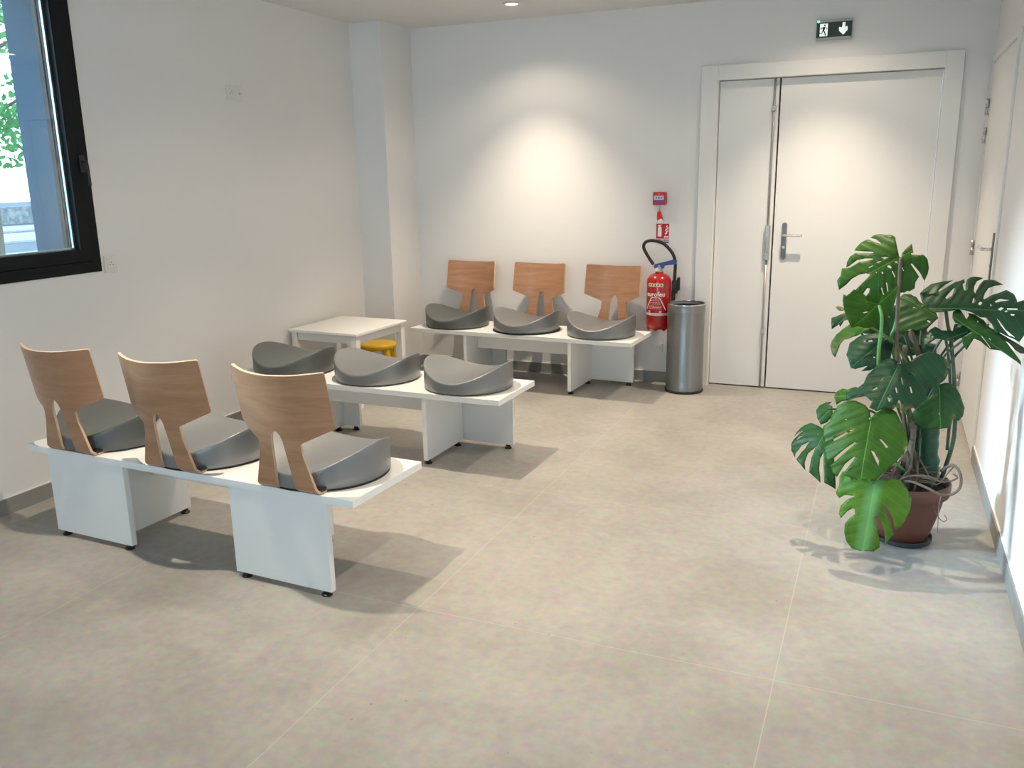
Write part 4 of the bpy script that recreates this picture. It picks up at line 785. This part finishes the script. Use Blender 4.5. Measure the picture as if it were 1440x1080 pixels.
stem('petiole', [(0.799, -2.38, 0.361), (0.735, -2.45, 0.549), (0.704, -2.53, 0.731), (0.698, -2.545, 0.814), (0.700, -2.548, 0.876), (0.698, -2.545, 0.935), (0.686, -2.525, 0.974)], 0.0075, M['greenstem'], 0.006)
stem('petiole', [(0.85, -2.37, 0.33), (0.795, -2.40, 0.594), (0.761, -2.415, 0.793), (0.752, -2.415, 0.931), (0.749, -2.415, 1.039), (0.747, -2.41, 1.11), (0.747, -2.402, 1.135)], 0.0075, M['brownstem'], 0.0065)
stem('petiole', [(0.80, -2.37, 0.60), (0.742, -2.385, 0.811), (0.747, -2.385, 0.872), (0.757, -2.385, 0.945)], 0.007, M['greenstem'], 0.005)
stem('aerial_root', [(0.957, -2.40, 0.32), (0.990, -2.45, 0.365), (1.016, -2.48, 0.345), (1.019, -2.50, 0.297), (0.992, -2.51, 0.268), (0.953, -2.525, 0.268), (0.909, -2.525, 0.287), (0.859, -2.51, 0.30), (0.83, -2.50, 0.297)], 0.0055, M['root'], 0.005)
stem('aerial_root', [(0.80, -2.48, 0.27), (0.818, -2.49, 0.303), (0.858, -2.49, 0.318), (0.907, -2.48, 0.318), (0.945, -2.45, 0.30)], 0.0045, M['root'])
stem('aerial_root', [(0.957, -2.524, 0.265), (0.953, -2.53, 0.21), (0.957, -2.53, 0.115)], 0.0028, M['root'], 0.0012)
stem('aerial_root', [(0.935, -2.47, 0.20), (0.955, -2.48, 0.165), (0.975, -2.48, 0.145), (0.988, -2.48, 0.155), (0.978, -2.48, 0.172)], 0.002, M['brownstem'], 0.0012)
random.seed(11)
for k in range(13):
    a = random.uniform(-0.3, 3.6); r0 = random.uniform(0.02, 0.10); pts = []
    cx, cy = 0.865+random.uniform(-0.04, 0.06), -2.40+random.uniform(-0.04, 0.05)
    for q_ in range(6):
        a += random.uniform(0.3, 0.8); rr = r0+0.012*q_*random.uniform(0.3, 1)
        rr = min(rr, 0.115)
        pts.append((cx+rr*math.cos(a), cy+rr*0.55*math.sin(a), 0.292+0.012*q_*random.uniform(-0.3, 1)))
    stem('aerial_root', pts, random.uniform(0.002, 0.0042), M['root'])
for pts in ([(0.775, -2.47, 0.27), (0.79, -2.48, 0.33), (0.81, -2.46, 0.37), (0.835, -2.42, 0.40)], [(0.79, -2.475, 0.262), (0.825, -2.48, 0.31), (0.845, -2.46, 0.345), (0.845, -2.42, 0.385)], [(0.865, -2.46, 0.25), (0.872, -2.46, 0.31), (0.868, -2.42, 0.36)], [(0.93, -2.43, 0.265), (0.90, -2.44, 0.33), (0.87, -2.40, 0.37)], [(0.75, -2.44, 0.262), (0.70, -2.48, 0.30), (0.675, -2.50, 0.285), (0.665, -2.49, 0.24)]):
    stem('aerial_root', pts, 0.005, M['root'], 0.004)
def make_leaf(J, ex, n, LL, col, cup, droop, out, holes):
    ex = Vector(ex).normalized(); n = Vector(n).normalized(); ey = n.cross(ex); J = Vector(J)
    V, F = cdt(out, holes, 0.0085)
    bm = bmesh.new(); uvl = bm.loops.layers.uv.new('uv'); rim = bm.verts.layers.float.new('rim'); vs = []
    no = len(out); seed = random.uniform(0, 100); W = max(abs(p[1]) for p in out)
    segs = [(Vector(out[i]), Vector(out[(i+1) % no])) for i in range(no)]
    for v in V:
        t, a = v.x, v.y
        d = -cup*0.24*a*a/max(W, 0.05)-droop*0.25*max(0, t)**2/max(LL, 0.08)
        d += 0.0035*noise.noise(Vector((t*14, a*14, seed)))*2-0.003*abs(math.sin((t-abs(a)*0.55)*30*PI))*min(1, abs(a)/0.04)
        d -= 0.004*math.exp(-(a/0.006)**2)
        p = J+ex*t+ey*a+n*d
        bv = bm.verts.new(L(p)); vs.append((bv, t, a))
        md = min((((v-s)-(e-s)*max(0, min(1, (v-s).dot(e-s)/max((e-s).length_squared, 1e-9))))).length for s, e in segs)
        bv[rim] = max(0.0, 1-md/0.014)
    for f in F:
        try: fc = bm.faces.new([vs[i][0] for i in f])
        except ValueError: continue
        for lp_, i in zip(fc.loops, f): lp_[uvl].uv = (vs[i][1], vs[i][2])
        fc.smooth = True
    bmesh.ops.recalc_face_normals(bm, faces=bm.faces)
    o = link('leaf', bm, LM[col], pt)
    md = o.modifiers.new('thickness', 'SOLIDIFY'); md.thickness = 0.0006
    return o
# a petiole for every leaf: from the crown of stems to the leaf's junction
CROWN = [Vector((0.85, -2.37, 0.50)), Vector((0.84, -2.38, 0.42)), Vector((0.86, -2.36, 0.62))]
OWN = {0, 1, 9, 10}
for i, lf_ in enumerate(LEAVES):
    make_leaf(*lf_)
    if i in OWN: continue
    J = Vector(lf_[0]); s = CROWN[i % 3]; nn = Vector(lf_[2])
    if J.z < 0.5: s = Vector((0.84, -2.42, 0.30))
    back = J-nn*0.012
    mid = (s+J)/2+Vector((0, 0.02, 0.05)); 
    stem('petiole', [s, mid, back, J-nn*0.002], 0.005, M['greenstem'] if lf_[4] in (2, 4) else M['darkstem'], 0.0035)

# ================================================================== OUTSIDE THE WINDOW
struct('ground_outside', B(-70, XL-0.3, -45, 60, -0.35, -0.2), M['asphalt'])
for k, (x0, x1) in enumerate(((-4.2, XL-0.33), (-25.5, -22.0), (-18.2, -17.4), (-30.0, -27.2))):
    o = link('paving_strip', B(x0, x1, -45, 60, -0.199, -0.14), M['pave']); o['kind'] = 'structure'
o = link('garden_wall', B(-33, -32.5, -40, 60, -0.2, 0.50), M['stonewall']); tag(o, 'low rubble wall across the road seen through the window', 'wall')
tr = empty('street_tree', (-14.2, 4.95, -0.2)); tag(tr, 'leafy green tree outside, seen through the dark-framed window', 'tree')
bm = bmesh.new(); tube(bm, [(0, 0, 0), (0.05, 0.02, 1.3), (-0.05, 0, 2.6), (0.1, 0.1, 4.2), (0, 0, 6.0)], 0.11, r2=0.06, seg=14)
for k in range(9):
    a = k*2.4; z = 2.4+0.4*k; tube(bm, [(0, 0, z), (0.7*math.cos(a), 0.7*math.sin(a), z+0.5), (1.7*math.cos(a), 1.7*math.sin(a), z+0.8)], 0.05, r2=0.015, seg=8)
link('trunk', bm, M['trunk'], tr)
bm = bmesh.new(); random.seed(5)
for k in range(13000):
    a = random.uniform(0, 2*PI); ph = math.acos(random.uniform(-1, 1)); r = random.uniform(0.45, 1)**0.5
    cl = Vector((2.5*r*math.sin(ph)*math.cos(a), 2.5*r*math.sin(ph)*math.sin(a), 4.7+2.9*r*math.cos(ph)))
    if noise.noise(cl*0.9) < -0.12: continue
    s = random.uniform(0.05, 0.10); q = Matrix.Rotation(random.uniform(0, 6.28), 3, Vector((random.uniform(-1, 1), random.uniform(-1, 1), random.uniform(-1, 1))).normalized())
    vs = [bm.verts.new(cl+q @ Vector(p)*s) for p in ((-0.9, 0, 0), (-0.3, 0.5, 0.08), (0.4, 0.45, 0.05), (1.0, 0, -0.1), (0.4, -0.45, 0.05), (-0.3, -0.5, 0.08))]
    bm.faces.new(vs)
fm = mat('street tree foliage', (0.10, 0.34, 0.13), 0.5, var=0.4, vscale=1.5)
n_ = fm.node_tree.nodes; t_ = n_.new('ShaderNodeBsdfTranslucent'); t_.inputs['Color'].default_value = (0.20, 0.5, 0.15, 1); ms_ = n_.new('ShaderNodeMixShader'); ms_.inputs[0].default_value = 0.4
fm.node_tree.links.new(n_['Principled BSDF'].outputs[0], ms_.inputs[1]); fm.node_tree.links.new(t_.outputs[0], ms_.inputs[2]); fm.node_tree.links.new(ms_.outputs[0], n_['Material Output'].inputs['Surface'])
link('crown', bm, fm, tr)
